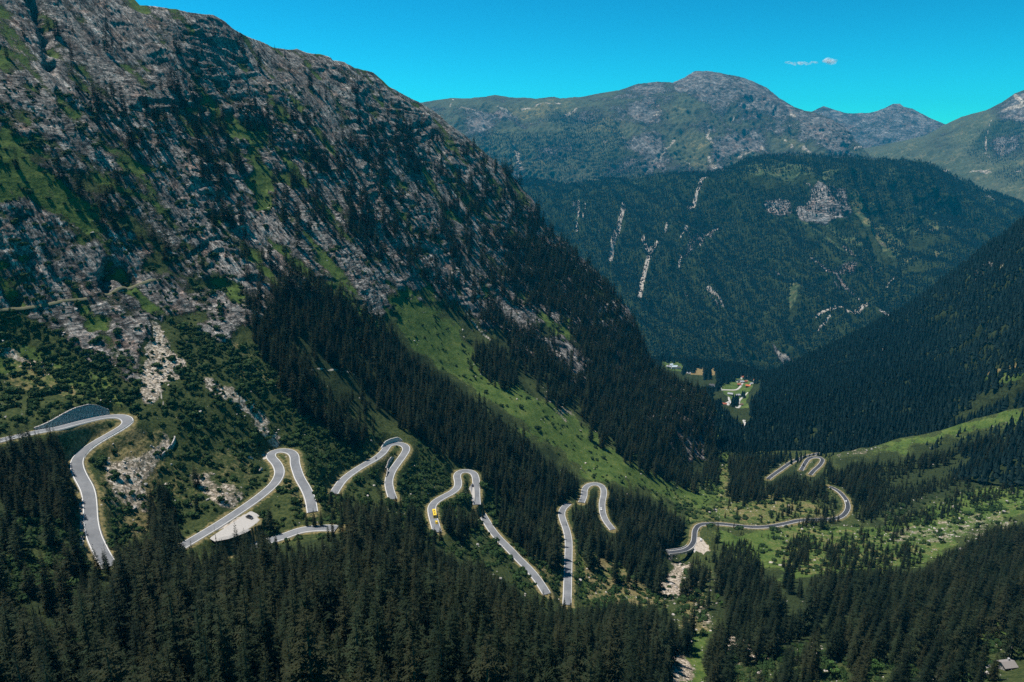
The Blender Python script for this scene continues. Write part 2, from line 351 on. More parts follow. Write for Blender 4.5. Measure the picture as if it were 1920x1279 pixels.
class Sheet:
    """one piece of terrain: a mesh of real depth whose rows run up the slope and then over the crest"""
    def __init__(self, name, ctrl, top, px0, px1, step, ybot, nrow, back=(14, 22.0, .8), lam=2e-4):
        self.name, self.px0, self.step, self.ybot, self.nrow = name, px0, step, ybot, nrow
        self.cols = np.arange(px0, px1 + .1, step); self.tps = TPS(ctrl, lam)
        t = np.array(top, float); self.top = np.interp(self.cols, t[:, 0], t[:, 1])
        v = np.linspace(0, 1, nrow)
        self.py = ybot + (self.top[None] - ybot) * v[:, None]; self.px = np.broadcast_to(self.cols[None], self.py.shape).copy()
        D = self.tps.depth(self.px, self.py); self.P = rays(self.px, self.py) * D[..., None]
        self.back = back
    def normals(self):
        du = np.gradient(self.P, axis=1); dv = np.gradient(self.P, axis=0); n = np.cross(du, dv); n /= np.linalg.norm(n, axis=-1, keepdims=True) + 1e-9; return n
    def grid(self, arr, px, py):
        u = np.clip((np.asarray(px, float) - self.px0) / self.step, 0, len(self.cols) - 1.001); i = u.astype(int); fu = u - i
        top = self.top[i] * (1 - fu) + self.top[i + 1] * fu
        v = np.clip((np.asarray(py, float) - self.ybot) / (top - self.ybot) * (self.nrow - 1), 0, self.nrow - 1.001); j = v.astype(int); fv = v - j
        if arr.ndim == 3: fu, fv = fu[..., None], fv[..., None]
        return (arr[j, i] * (1 - fu) + arr[j, i + 1] * fu) * (1 - fv) + (arr[j + 1, i] * (1 - fu) + arr[j + 1, i + 1] * fu) * fv
    def at(self, px, py): return self.grid(self.P, px, py)
    def build(self, mat, masks_a, masks_b, label=None):
        nb, stp, slope = self.back; P = self.P; top = P[-1]; hd = top[:, :2] / np.linalg.norm(top[:, :2], axis=1, keepdims=True); rows = []
        for b in range(1, nb + 1):
            q = top.copy(); dist = stp * b ** 1.35; q[:, :2] += hd * dist; q[:, 2] -= slope * dist * min(1, .35 + b * .15)
            q[:, 2] += perlin(q[:, 0] / (stp * 2), q[:, 1] / (stp * 2), q[:, 2] * 0) * stp * .4; rows.append(q[None])
        V = np.concatenate([P] + rows); R, C = V.shape[:2]
        ii = np.arange(R * C).reshape(R, C); f = np.stack([ii[:-1, :-1], ii[:-1, 1:], ii[1:, 1:], ii[1:, :-1]], -1).reshape(-1, 4)
        def ext(m): return np.concatenate([m] + [m[-1:]] * nb).reshape(-1, m.shape[-1])
        z = np.zeros_like(masks_a[0]); 
        a = ext(np.stack(list(masks_a) + [z] * (4 - len(masks_a)), -1)); b = ext(np.stack(list(masks_b) + [z] * (4 - len(masks_b)), -1))
        o = mesh_np(self.name, V.reshape(-1, 3), f, mat, True, attrs={'mask_a': ('FLOAT_COLOR', a), 'mask_b': ('FLOAT_COLOR', b)})
        o['kind'] = 'structure'; self.obj = o; return o

SKY1 = [(-260,-260),(-120,-150),(0,-90),(130,-40),(250,-3),(262,10),(310,16),(330,18),(352,24),(400,30),(420,40),(435,54),(460,68),(490,79),(515,90),(540,94),(556,93),(575,100),(600,102),(615,107),(625,114),(645,117),(665,128),(700,137),(715,149),(730,164),(760,180),(790,195),(820,214),(840,234),(875,259),(900,279),(930,304),(959,328),(1000,378),(1020,420),(1060,455),(1080,475),(1120,510),(1150,547),(1178,580),(1194,612),(1208,655),(1222,682),(1240,701),(1265,714),(1295,726),(1320,739),(1331,752),(1335,770),(1338,800),(1344,850),(1380,848),(1450,845),(1520,846),(1560,850),(1620,842),(1688,823),(1763,808),(1838,782),(1920,763),(2040,735),(2180,700)]
S1 = Sheet('mountain_hillside', CTRL, SKY1, -260, 2180, 1.9, 1420, 800, back=(16, 9.0, .75))
log('hillside grid', S1.P.shape, 'z', S1.P[..., 2].min(), S1.P[..., 2].max())

# what grows where on the near sheet (outlines in photo pixels)
MEADOW_STRIP = [(690,495),(720,515),(760,543),(800,562),(850,612),(900,655),(950,705),(1000,735),(1100,805),(1200,872),(1290,910),(1340,930),(1300,965),(1200,912),(1110,893),(1060,852),(960,782),(850,702),(770,642),(738,590)]
rock = paint(0, [(1, [(-320,-320),(1350,-320),(1350,860),(1300,870),(1200,790),(1100,740),(1000,680),(900,610),(840,560),(760,560),(730,600),(660,590),(560,560),(500,600),(450,630),(410,650),(350,600),(280,600),(270,720),(190,690),(110,620),(40,575),(-320,590)]),
                 (.62, [(-320,180),(0,210),(120,290),(260,350),(330,420),(440,560),(330,560),(180,440),(60,380),(-320,380)]),
                 (.7, [(330,180),(430,220),(520,320),(520,450),(430,380),(340,300)]),
                 (.75, [(840,300),(1000,400),(1180,600),(1340,760),(1340,850),(1250,800),(1100,700),(950,560),(880,430)])], 3)
grass = paint(0, [(1, MEADOW_STRIP), (.9, [(95,165),(180,235),(300,322),(285,335),(160,268),(85,205)]), (.9, [(0,262),(60,295),(145,365),(205,420),(150,425),(60,375),(-60,330)]), (.85, [(200,238),(262,296),(318,350),(262,336),(190,272)]), (.8, [(0,432),(60,465),(84,515),(25,495),(-40,450)]), (.8, [(195,425),(265,488),(240,492),(200,455)]), (.95, [(402,205),(450,228),(502,240),(500,262),(440,262),(410,240)]), (.95, [(462,285),(500,296),(508,382),(490,405),(468,352)]),
    (.85, [(738,235),(755,262),(762,330),(746,340),(736,290)]), (.85, [(775,415),(800,445),(812,480),(785,470)]), (.8, [(690,230),(706,245),(708,275),(692,262)]), (.8, [(860,480),(905,520),(905,560),(870,530)]), (.75, [(640,590),(690,560),(720,600),(690,640),(650,630)]), (.7, [(930,600),(960,630),(985,690),(955,660)]), (.9, [(410,225),(440,225),(505,235),(500,300),(515,345),(505,420),(482,410),(478,340),(455,280),(420,250)]),
                  (.85, [(318,175),(350,205),(372,260),(362,280),(335,235)]), (.9, [(0,70),(40,85),(70,140),(50,150),(-60,120)]), (.7, [(0,220),(100,260),(220,300),(330,400),(250,380),(120,300),(0,270)]),
                  (.75, [(0,290),(80,320),(150,400),(120,420),(40,390),(-80,360)]), (.6, [(520,575),(570,620),(640,660),(735,745),(745,790),(700,790),(700,740),(610,680),(540,620)]),
                  (.7, [(590,545),(650,510),(690,540),(660,560),(640,590)]), (.7, [(720,240),(745,260),(790,430),(760,440),(730,400),(725,330)]), (.6, [(880,250),(900,270),(960,400),(930,440)]),
                  (.7, [(860,490),(900,520),(900,570),(870,540)]), (.6, [(-60,600),(60,640),(220,720),(240,770),(120,755),(-60,700)]), (.55, [(420,640),(520,690),(560,760),(480,700)]),
                  (.75, [(740,790),(830,850),(900,870),(930,900),(860,870),(800,840)]), (.9, [(1338,770),(1352,780),(1348,860),(1332,940),(1322,900),(1338,840)]), (.9, [(1330,1000),(1440,1005),(1500,1030),(1440,1060),(1360,1040)]),
                  (.85, [(1336,850),(1368,850),(1366,930),(1330,940)]), (.85, [(1290,1180),(1330,1180),(1330,1330),(1260,1330)]), (.8, [(1340,1060),(1420,1055),(1400,1080),(1350,1085)]), (1, [(1540,880),(1600,862),(1690,824),(1763,808),(1838,782),(1930,760),(2200,690),(2200,740),(1930,783),(1838,806),(1763,826),(1688,842),(1620,860)]),
                  (.7, [(1650,910),(1800,850),(1860,820),(1850,840),(1790,870),(1690,915)]), (.8, [(1640,985),(1800,935),(1940,895),(2180,850),(2180,940),(1940,960),(1800,1000),(1700,1020)]), (.75, [(1345,940),(1430,925),(1520,925),(1560,945),(1570,975),(1500,985),(1345,985)]), (.75, [(1420,990),(1600,985),(1760,985),(1800,1010),(1740,1060),(1620,1095),(1480,1095),(1420,1050)]), (.7, [(1070,1000),(1180,1060),(1260,1080),(1240,1150),(1080,1130)]), (.6, [(1200,900),(1345,945),(1345,990),(1220,935)]), (.8, [(1820,1150),(1930,1130),(1930,1180),(1840,1200)])], 2)
dry = paint(0, [(.45, [(1200,905),(1290,930),(1345,950),(1345,985),(1290,975),(1220,930)]), (.5, [(1345,940),(1430,925),(1520,925),(1560,945),(1570,975),(1500,985),(1400,990),(1345,980)]),
                (.42, [(1430,990),(1600,985),(1760,985),(1800,1010),(1740,1050),(1620,1085),(1500,1090),(1440,1040)]), (.55, [(190,800),(300,800),(330,860),(300,1000),(200,1010),(185,900)]), (.5, [(0,640),(120,700),(240,760),(120,760),(0,740)]),
                (.5, [(400,620),(560,720),(620,800),(560,790),(440,690)]), (.6, [(1080,1000),(1180,1060),(1260,1080),(1240,1150),(1090,1130)]), (.55, [(930,960),(1040,1040),(1055,1120),(1010,1080)]),
                (.55, [(1270,1060),(1330,1080),(1330,1200),(1270,1180)]), (.4, [(330,850),(480,830),(490,900),(380,960),(300,950)]), (.4, [(1640,1000),(1800,960),(1940,930),(1940,970),(1800,1010)]), (.5, [(110,800),(230,785),(200,815),(150,850)]), (.5, [(1340,860),(1420,905),(1500,920),(1340,945)]),
                (.6, [(520,860),(545,860),(580,950),(540,940)]), (.5, [(860,890),(890,890),(890,960),(865,930)])], 2)
scree = paint(0, [(1, [(284,612),(300,606),(318,640),(340,660),(348,690),(318,720),(300,745),(262,755),(270,705),(284,670)]), (.85, [(375,713),(400,718),(430,735),(470,760),(505,785),(530,815),(505,818),(470,790),(430,765),(395,740)]),
                  (.75, [(-60,600),(0,640),(40,668),(95,702),(60,702),(10,672),(-60,650)]), (.62, [(190,850),(270,850),(320,810),(320,840),(280,900),(270,960),(215,960),(200,900)]), (.55, [(350,890),(400,880),(470,920),(440,950),(380,930)]),
                  (.9, [(1245,1075),(1285,1070),(1290,1100),(1262,1125),(1238,1105)]), (.75, [(1268,1050),(1295,1052),(1280,1085),(1258,1080)]), (.5, [(1290,1110),(1340,1120),(1335,1180),(1300,1170)]),
                  (.6, [(1000,720),(1040,740),(1080,790),(1050,780)]), (.5, [(1440,830),(1700,830),(1600,850)]), (.4, [(1640,1000),(1880,960),(1900,990),(1700,1030)]), (.62, [(1340,770),(1365,790),(1360,850),(1345,850)]),
                  (.7, [(1262,1195),(1290,1190),(1300,1279),(1255,1310)]), (.7, [(1350,1190),(1440,1170),(1445,1240),(1370,1240)])], 1)
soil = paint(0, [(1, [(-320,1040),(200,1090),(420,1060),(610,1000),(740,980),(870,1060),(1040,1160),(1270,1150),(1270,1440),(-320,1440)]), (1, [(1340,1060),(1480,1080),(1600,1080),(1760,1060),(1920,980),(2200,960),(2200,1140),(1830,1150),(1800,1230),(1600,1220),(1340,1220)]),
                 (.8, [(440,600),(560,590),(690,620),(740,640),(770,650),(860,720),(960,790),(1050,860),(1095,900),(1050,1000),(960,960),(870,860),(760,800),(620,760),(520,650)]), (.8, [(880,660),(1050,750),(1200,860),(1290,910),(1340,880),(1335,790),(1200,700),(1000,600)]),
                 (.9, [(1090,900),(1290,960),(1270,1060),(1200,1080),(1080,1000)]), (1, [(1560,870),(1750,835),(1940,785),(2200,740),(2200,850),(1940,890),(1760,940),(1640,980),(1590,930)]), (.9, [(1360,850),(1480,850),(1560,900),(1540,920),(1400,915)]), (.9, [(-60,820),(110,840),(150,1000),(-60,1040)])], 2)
pale = paint(0, [(1, line_poly) for line_poly in [[(488,835),(520,832),(530,843),(505,846),(496,856)], [(406,1002),(440,980),(472,968),(483,974),(466,990),(430,1004)], [(1304,1004),(1316,1004),(1334,1028),(1318,1040),(1300,1025)], [(895,905),(884,912),(886,930),(892,935)], [(148,930),(156,930),(156,1000),(150,1010)]]], 0)
for pts, wd in [([(0,582),(60,577),(110,570),(160,565)], 3), ([(192,555),(230,541),(288,528)], 2.5), ([(1300,1120),(1330,1085),(1350,1075)], 2), ([(1440,1053),(1475,1060)], 2.2), ([(1440,968),(1450,950),(1460,935)], 2), ([(560,700),(600,690),(660,700),(720,745)], 2.5), ([(860,570),(880,600),(920,640)], 2.5), ([(270,700),(300,735),(306,760)], 3)]:
    pale = np.maximum(pale, line_mask(pts, wd) * .8)

NX = S1.px + fbm(S1.P[..., 0] / 26, S1.P[..., 1] / 26, S1.P[..., 2] / 26, 3) * 34
NY = S1.py + fbm(S1.P[..., 0] / 26 + 50, S1.P[..., 1] / 26, S1.P[..., 2] / 26, 3) * 34
m_rock, m_grass, m_dry, m_scree, m_soil = [sample(m, NX, NY) for m in (rock, grass, dry, scree, soil)]
m_pale = sample(pale, S1.px + (NX - S1.px) * .12, S1.py + (NY - S1.py) * .12)
# relief: ribs down the fall line, ledges, slabs, then rough ground
X, Y, Z = S1.P[..., 0], S1.P[..., 1], S1.P[..., 2]
N = S1.normals()
c = X * .44 + Y * .90; s = X * .90 - Y * .44
wob = fbm(X / 90, Y / 90, Z / 90, 3) * 30
rib = fbm((c + wob) / 75, s / 300, Z / 300, 3) * 8 + fbm((c + wob) / 26, s / 110, Z / 120, 3, ridged=True) * 4.0
fs = X * .62 - Y * .30 - Z * .72; fn = X * .65 - Y * .32 + Z * .69
lay = sstep(-.12, .18, fbm(X / 150, Y / 150, Z / 150, 2) + np.where(S1.px > 350, .12, -.25))
ledge = fbm(X / 55, Y / 55, (Z + X * .12) / 8, 4, .55, ridged=True) * 3.4 * lay
slab = fbm(c / 10, fs / 60, fn / 10, 4, .55, ridged=True) * 4.4 * (1 - lay * .75)
def terrace(x): f = np.floor(x); return f + sstep(.0, .28, x - f)
tx = fbm(c / 24, fs / 80, fn / 22, 4, .55) * 5.5
tb = fbm(X / 140, Y / 140, (Z + .15 * X) / 34, 3, .5) * 4
rough = fbm(X / 9, Y / 9, Z / 7, 3, .62) * 1.6 + fbm(X / 4.2, Y / 4.2, Z / 3.4, 2, .6, ridged=True) * 1.7 + (terrace(tx) - tx * .45) * 2.6 + (terrace(tb) - tb * .7) * 8 * lay
near = sstep(150, 800, Y)
# the rock is broken by the noise itself: grassy ledges where it is flat
m_grass = np.maximum(m_grass, m_rock * np.clip(.48 + 1.15 * fbm(c / 26, fs / 130, fn / 50, 3), .1, .95))
rkn = np.clip(m_rock * .90 - .30 * sstep(-.1, .5, fbm(X / 38, Y / 38, Z / 22, 4)) * 1.6 - .55 * np.clip(m_grass - .45, 0, 1) * 1.8, 0, 1)
amp = rkn * (.55 + .45 * near)
edge = np.minimum(1, (np.arange(S1.nrow)[::-1] / 14.))[:, None] * .7 + .3
disp = .62 * amp * edge * (rib + ledge + slab + rough) + (1 - rkn) * (fbm(X / 34, Y / 34, Z / 34, 3) * 2.6 + fbm(X / 7, Y / 7, Z / 7, 3) * .7) * np.clip(1.15 - m_grass * .6, .3, 1)
disp += m_scree * fbm(X / 3, Y / 3, Z / 3, 3) * .8
gul = sample(blur(line_mask([(258,20),(250,60),(262,110),(270,130)], 1) + line_mask([(60,0),(95,60),(100,110),(108,140)], 9), 1), S1.px, S1.py)
cave = sample(blur(line_mask([(196,540),(206,505),(222,512),(240,528)], 13), 1), S1.px + (NX - S1.px) * .5, S1.py + (NY - S1.py) * .5) + sample(blur(line_mask([(60,0),(85,60),(95,125)], 12), 1), S1.px, S1.py) * 1.2 + .5 * sample(blur(line_mask([(20,565),(35,565)], 9) + line_mask([(395,530),(425,540)], 9), 1), S1.px, S1.py)
cave = np.clip(cave * (1.1 + 1.6 * fbm(X / 16, Y / 16, Z / 16, 3)), 0, 1.2); disp -= cave * 13
S1.P = S1.P + N * disp[..., None]
# cut the road bed and the lay-bys into the slope
rd = np.full(X.shape, 1e9); rz = np.zeros(X.shape); rw = np.full(X.shape, 1e-12)
def bed(W, rad):
    px, py, D = project(W)
    for k in range(len(W)):
        h = rad * F / D[k]
        i0 = int((px[k] - h - S1.px0) / S1.step); i1 = int((px[k] + h - S1.px0) / S1.step) + 2
        if i1 < 1 or i0 > X.shape[1] - 1: continue
        i0 = max(i0, 0); ic = min(max(int((px[k] - S1.px0) / S1.step), 0), X.shape[1] - 1); rs = (S1.ybot - S1.top[ic]) / (S1.nrow - 1)
        j0 = max(int((S1.ybot - py[k] - h * .85) / rs), 0); j1 = int((S1.ybot - py[k] + h * .85) / rs) + 2
        q = S1.P[j0:j1, i0:i1]; dd = np.hypot(q[..., 0] - W[k, 0], q[..., 1] - W[k, 1]); cur = rd[j0:j1, i0:i1]; better = dd < cur
        rd[j0:j1, i0:i1] = np.where(better, dd, cur); wt = (dd < rad) / (dd * dd + .5) ** 2; rz[j0:j1, i0:i1] += wt * W[k, 2]; rw[j0:j1, i0:i1] += wt
for r in ROADS:
    W = ROADW[r[0]]; bed(W[30:] if r[0] == 'J' else W, 13)
rz = np.where(rw > 1e-9, rz / rw, 0)
LAYBYS = [((433,988), 7.0, 'B'), ((455,982), 6.5, 'B'), ((473,976), 3.5, 'B'), ((1312,1018), 4.5, 'J'), ((1320,1030), 4.0, 'J'), ((887,915), 2.2, 'F')]
for (px, py), rad, k in LAYBYS:
    W = ROADW[k]; qx, qy, qd = project(W); z = W[np.argmin(np.hypot(qx - px, qy - py)), 2]; d = rays(px, py); c0 = d * (z - .1) / d[2]
    dd = np.hypot(S1.P[..., 0] - c0[0], S1.P[..., 1] - c0[1]); dd = np.maximum(dd - rad + 3.0, 0); better = dd < rd; rd = np.where(better, dd, rd); rz = np.where(better, c0[2], rz)
t = sstep(4.3, 11.5, rd); S1.P[..., 2] = np.where(rd < 12, (rz - .45) * (1 - t) + S1.P[..., 2] * t, S1.P[..., 2])
bank = sstep(9, 4, rd) * (1 - sstep(.4, .9, m_pale))
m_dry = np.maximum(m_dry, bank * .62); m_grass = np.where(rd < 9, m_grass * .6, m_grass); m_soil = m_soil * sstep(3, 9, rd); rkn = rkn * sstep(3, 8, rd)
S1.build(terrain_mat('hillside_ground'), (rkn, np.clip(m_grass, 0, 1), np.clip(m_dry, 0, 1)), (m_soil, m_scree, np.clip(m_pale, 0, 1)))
S1.rd = rd
log('hillside built')

# ------------------------------------------------------------------ valley and right slope behind the near ground
def C(kind, pts): return [(x, y, kind, v) for x, y, v in pts]
CT2 = C('z', [(1345,900,-462),(1345,850,-472),(1400,850,-468),(1400,800,-500),(1400,760,-545),(1390,720,-585),(1300,700,-600),(1250,682,-612),(1500,850,-462),(1500,800,-472),(1560,840,-452),(1560,780,-455),(1700,760,-415),(1700,830,-432),(1800,800,-398),(1920,800,-352),(1920,690,-300),(2100,690,-250),(2100,800,-300),(1600,900,-450),(1900,900,-380)])
CT2 += C('r', [(1430,690,2060),(1100,690,2150),(1100,800,1750),(1100,900,1500),(1560,700,1720),(1500,680,1960),(1640,610,2000),(1760,535,2010),(1850,467,2000),(1920,415,1980),(2040,320,1920),(2180,220,1850),(1920,600,1460),(1800,700,1500),(1700,680,1660),(2100,500,1520),(1780,620,1750)])
S2 = Sheet('valley_slope', CT2, [(1080,680),(1240,676),(1300,680),(1380,690),(1420,702),(1440,706),(1500,682),(1580,642),(1640,612),(1700,580),(1760,537),(1810,499),(1850,468),(1885,444),(1920,415),(2040,320),(2180,215)], 1080, 2180, 2.2, 930, 330, back=(10, 16, .7), lam=1e-3)
# ------------------------------------------------------------------ forested mountain across the valley
CT3 = C('r', [(1100,720,2600),(1240,690,2600),(1340,700,2650),(1440,710,2700),(1500,700,2700),(1640,620,2900),(1760,545,3100),(1900,430,4200),(2040,380,4600),(1100,500,3100),(1250,500,3150),(1400,500,3200),(1550,500,3180),(1700,480,3480),(1780,455,3700),(990,340,3900),(1150,340,3820),(1325,327,3700),(1500,294,3750),(1663,304,3920),(1792,333,4250),(1897,377,4800),(2040,400,5300),(900,340,4000),(900,700,2700),(1400,400,3420),(1600,400,3500)])
S3 = Sheet('forested_mountain', CT3, [(880,345),(993,339),(1062,351),(1150,339),(1243,330),(1325,327),(1360,322),(1380,312),(1395,304),(1442,296),(1500,294),(1547,298),(1605,298),(1663,304),(1722,304),(1757,316),(1792,333),(1827,351),(1862,365),(1897,377),(1920,386),(2060,410)], 880, 2060, 2.0, 740, 300, back=(10, 40, .35), lam=1e-3)
# ------------------------------------------------------------------ the peaks behind
CT4 = C('r', [(760,520,4600),(1000,450,4600),(1300,420,4700),(1500,400,4900),(1640,380,5200),(900,280,5250),(1100,270,5350),(1300,260,5500),(1500,280,5700),(760,200,6000),(930,180,6200),(1100,183,6300),(1200,158,6400),(1302,135,6600),(1400,150,6500),(1488,202,6400),(1582,240,6400),(1628,292,6300),(1720,340,6200),(1200,330,5000)])
S4 = Sheet('rocky_peak', CT4, [(760,200),(800,192),(844,186),(887,186),(928,180),(969,185),(1004,187),(1039,183),(1051,187),(1092,183),(1127,176),(1162,171),(1197,158),(1232,155),(1261,157),(1284,147),(1302,135),(1325,135),(1360,140),(1383,145),(1413,155),(1436,165),(1459,185),(1488,202),(1506,209),(1529,214),(1558,225),(1582,240),(1605,269),(1628,292),(1720,345)], 760, 1720, 1.8, 480, 230, back=(10, 60, .5), lam=1e-3)
S5 = Sheet('distant_peak', C('r', [(1480,330,8600),(1800,330,8600),(1640,270,9000),(1480,215,9300),(1590,214,9500),(1690,196,9700),(1800,240,9300)]), [(1460,222),(1523,210),(1544,200),(1558,205),(1588,214),(1628,214),(1645,210),(1658,205),(1675,196),(1687,196),(1694,202),(1710,205),(1733,217),(1768,233),(1820,250)], 1460, 1820, 1.8, 330, 90, back=(8, 80, .6), lam=1e-3)
S6 = Sheet('right_mountain', C('r', [(1560,430,6200),(1800,430,5600),(1950,430,5400),(2100,430,5200),(1617,281,7300),(1768,237,7300),(1920,170,7400),(2100,95,7300),(1750,330,6500),(1900,320,6300)]), [(1560,300),(1617,281),(1675,269),(1733,257),(1768,237),(1803,220),(1850,208),(1879,193),(1903,176),(1920,170),(2000,142),(2100,95)], 1560, 2100, 2.0, 440, 170, back=(8, 70, .6), lam=1e-3)

forest3 = paint(1, [(.0, [(1195,470),(1250,455),(1250,480)])], 0)
bare3 = np.zeros((RH, RW), np.float32)
for pts, wd in [([(1167,394),(1171,409),(1164,430),(1158,450),(1147,475),(1143,508)], 5.2), ([(1203,465),(1210,490),(1222,488),(1212,505),(1205,530),(1198,565),(1196,580)], 5.4), ([(1225,485),(1230,475)], 4), ([(1326,340),(1318,352),(1310,370),(1300,392),(1292,408)], 4.6), ([(1087,402),(1086,425),(1081,450)], 2.6), ([(1097,410),(1095,432)], 2.5), ([(1250,440),(1247,452)], 3.2), ([(1275,470),(1285,450),(1292,470)], 2.5), ([(1322,562),(1340,575),(1352,600)], 3.2), ([(1275,505),(1268,525)], 2.6), ([(1345,430),(1320,450),(1310,480)], 3.2), ([(1530,610),(1560,600),(1580,590)], 3.2), ([(1532,632),(1556,612)], 2.6), ([(1585,605),(1620,596)], 4.6), ([(1660,560),(1675,545),(1690,528)], 1.8)]:
    bare3 = np.maximum(bare3, line_mask(pts, wd))
bare3 = bare3[:RH]
grass3 = paint(0, [(1, [(1582,386),(1605,382),(1640,430),(1687,488),(1680,497),(1648,492),(1632,460),(1605,430)]), (1, [(1700,452),(1735,440),(1757,442),(1745,460),(1722,467),(1704,462)]), (.9, [(1757,442),(1782,446),(1768,456),(1757,452)]), (1, [(1687,504),(1720,500),(1780,488),(1735,506),(1690,512)]),
                   (.75, [(1395,327),(1450,318),(1500,320),(1570,333),(1541,352),(1500,345),(1440,350),(1400,345)]), (.85, [(1480,535),(1495,528),(1500,560),(1492,590),(1480,600),(1482,560)]), (.5, [(1050,348),(1150,345),(1230,338),(1160,356),(1080,360)])], 0)
for pts, wd in [([(1657,318),(1662,340),(1665,365)], 5), ([(1710,362),(1730,405),(1775,440)], 5), ([(1500,415),(1540,455),(1565,480),(1600,500)], 5), ([(1545,430),(1590,475),(1612,495)], 6), ([(1615,385),(1660,430),(1690,450)], 4), ([(1690,400),(1715,440)], 3.5)]:
    grass3 = np.maximum(grass3, line_mask(pts, wd) * .9)
rock3 = paint(0, [(.95, [(1488,402),(1530,365),(1575,375),(1592,405),(1580,428),(1545,432),(1500,420)]), (.7, [(1425,385),(1480,380),(1490,410),(1440,412)]), (.6, [(1070,400),(1088,395),(1088,430),(1072,425)]), (.55, [(1115,450),(1130,450),(1130,475),(1118,475)]), (.55, [(1330,430),(1350,440),(1300,490)]), (.6, [(1320,455),(1285,520),(1275,510),(1300,450)]), (.55, [(1540,520),(1600,515),(1595,545),(1550,540)])], 1)
VILLAGE = [(1236,674),(1262,672),(1272,674),(1290,685),(1320,684),(1340,688),(1345,700),(1345,712),(1310,712),(1290,710),(1270,702),(1250,700)]
VILLAGE2 = [(1385,702),(1395,698),(1400,706),(1415,710),(1428,712),(1420,722),(1407,733),(1403,745),(1401,765),(1410,770),(1402,778),(1390,779),(1378,768),(1372,765),(1362,752),(1352,738),(1335,735),(1347,722),(1352,716)]
grass2 = paint(0, [(1, VILLAGE), (1, VILLAGE2), (.65, [(1341,768),(1362,770),(1352,800),(1354,830),(1346,862),(1336,862),(1340,820)]), (.8, [(1440,785),(1446,782),(1446,800),(1434,798)]), (1, [(1782,768),(1830,738),(1890,712),(1930,692),(2180,590),(2180,640),(1930,720),(1860,742),(1800,768)]), (.8, [(1540,745),(1560,725),(1562,735),(1545,755)]), (.7, [(1460,762),(1480,755),(1482,760),(1462,766)])], 0)
dry2 = paint(0, [(1, [(1275,700),(1290,695),(1310,688),(1325,690),(1343,692),(1345,712),(1310,712),(1290,710)]), (.6, [(1782,764),(1830,734),(1890,708),(1930,690),(1930,700),(1860,735),(1800,766)]), (.12, VILLAGE2)], 0)
bare2 = np.zeros((RH, RW), np.float32)
for pts, wd in [([(1448,690),(1450,705)], 1.5), ([(1640,688),(1655,675),(1662,678)], 1.6), ([(1455,730),(1457,748)], 1.6), ([(1812,520),(1818,500)], 2), ([(1850,480),(1846,500)], 2.5), ([(1876,470),(1880,455)], 2), ([(1830,625),(1838,620)], 2.5), ([(1856,618),(1860,615)], 2.5), ([(1640,680),(1660,670),(1690,655),(1710,645)], 1.6), ([(1740,615),(1745,625)], 1.5), ([(1885,525),(1890,515),(1900,505)], 1.5), ([(1630,650),(1645,640)], 1.4), ([(1865,610),(1855,616)], 1.4)]:
    bare2 = np.maximum(bare2, line_mask(pts, wd))
rock2 = paint(0, [(.55, [(1800,480),(1890,440),(1920,420),(1920,520),(1870,560),(1820,540)]), (.5, [(1880,490),(1915,480),(1915,530),(1885,540)])], 2)
forest4 = paint(0, [(.75, [(880,255),(960,250),(1070,250),(1165,245),(1170,280),(1120,300),(1080,312),(1040,340),(980,345),(940,330),(890,280)]), (1, [(1107,312),(1130,296),(1152,292),(1195,300),(1192,330),(1150,338),(1115,328)]), (.9, [(1045,310),(1065,305),(1068,330),(1048,335)]), (.9, [(960,320),(1100,338),(1060,352),(980,350)]), (.35, [(1020,215),(1120,210),(1160,240),(1060,240)])], 1)
rock4 = paint(.30, [(.85, [(1256,158),(1302,134),(1360,140),(1413,155),(1460,185),(1490,205),(1470,225),(1420,215),(1380,200),(1330,205),(1290,190)]), (.75, [(1490,205),(1582,240),(1620,290),(1560,285),(1500,250)]), (.95, [(1160,285),(1200,275),(1258,272),(1250,285),(1225,312),(1208,318),(1215,295),(1185,295)]), (.8, [(1330,285),(1400,255),(1440,260),(1420,290),(1380,300),(1340,315),(1318,310)]),
                    (.85, [(876,245),(925,238),(915,270),(890,268)]), (.45, [(1162,171),(1200,157),(1256,158),(1230,180),(1170,185)]), (.5, [(1100,200),(1200,190),(1280,200),(1250,240),(1150,225)]), (.1, [(1240,225),(1290,215),(1325,270),(1330,320),(1240,315)]), (.15, [(800,190),(1080,188),(1100,215),(900,215)])], 2)
scree4 = np.zeros((RH, RW), np.float32)
for pts, wd in [([(962,285),(970,305),(978,335)], 6), ([(1262,273),(1240,305),(1215,322)], 3), ([(1328,255),(1322,275),(1335,285)], 3.5), ([(1425,280),(1440,297)], 4), ([(1470,268),(1480,290)], 3), ([(1500,285),(1515,296)], 3), ([(1380,310),(1410,300)], 4), ([(1330,320),(1325,310),(1340,330)], 3), ([(1225,230),(1238,222)], 4), ([(1375,225),(1370,235)], 3), ([(1165,275),(1175,285)], 2.5), ([(1125,275),(1140,280)], 2), ([(1270,325),(1295,322)], 2.5), ([(860,220),(885,218)], 3), ([(850,190),(845,210)], 2), ([(1480,215),(1490,225)], 3), ([(930,215),(990,210),(1060,195)], 2), ([(1590,285),(1610,288)], 3), ([(1050,225),(1080,218)], 3), ([(1160,230),(1170,245)], 2)]:
    scree4 = np.maximum(scree4, line_mask(pts, wd) * .9)
scree6 = np.zeros((RH, RW), np.float32)
for pts, wd in [([(1864,235),(1852,260),(1848,295)], 2), ([(1848,295),(1857,298)], 2.5), ([(1885,280),(1880,296)], 4), ([(1905,180),(1920,200)], 6), ([(1880,210),(1920,205)], 4), ([(1640,345),(1760,322),(1920,330)], 1.5)]:
    scree6 = np.maximum(scree6, line_mask(pts, wd) * .9)
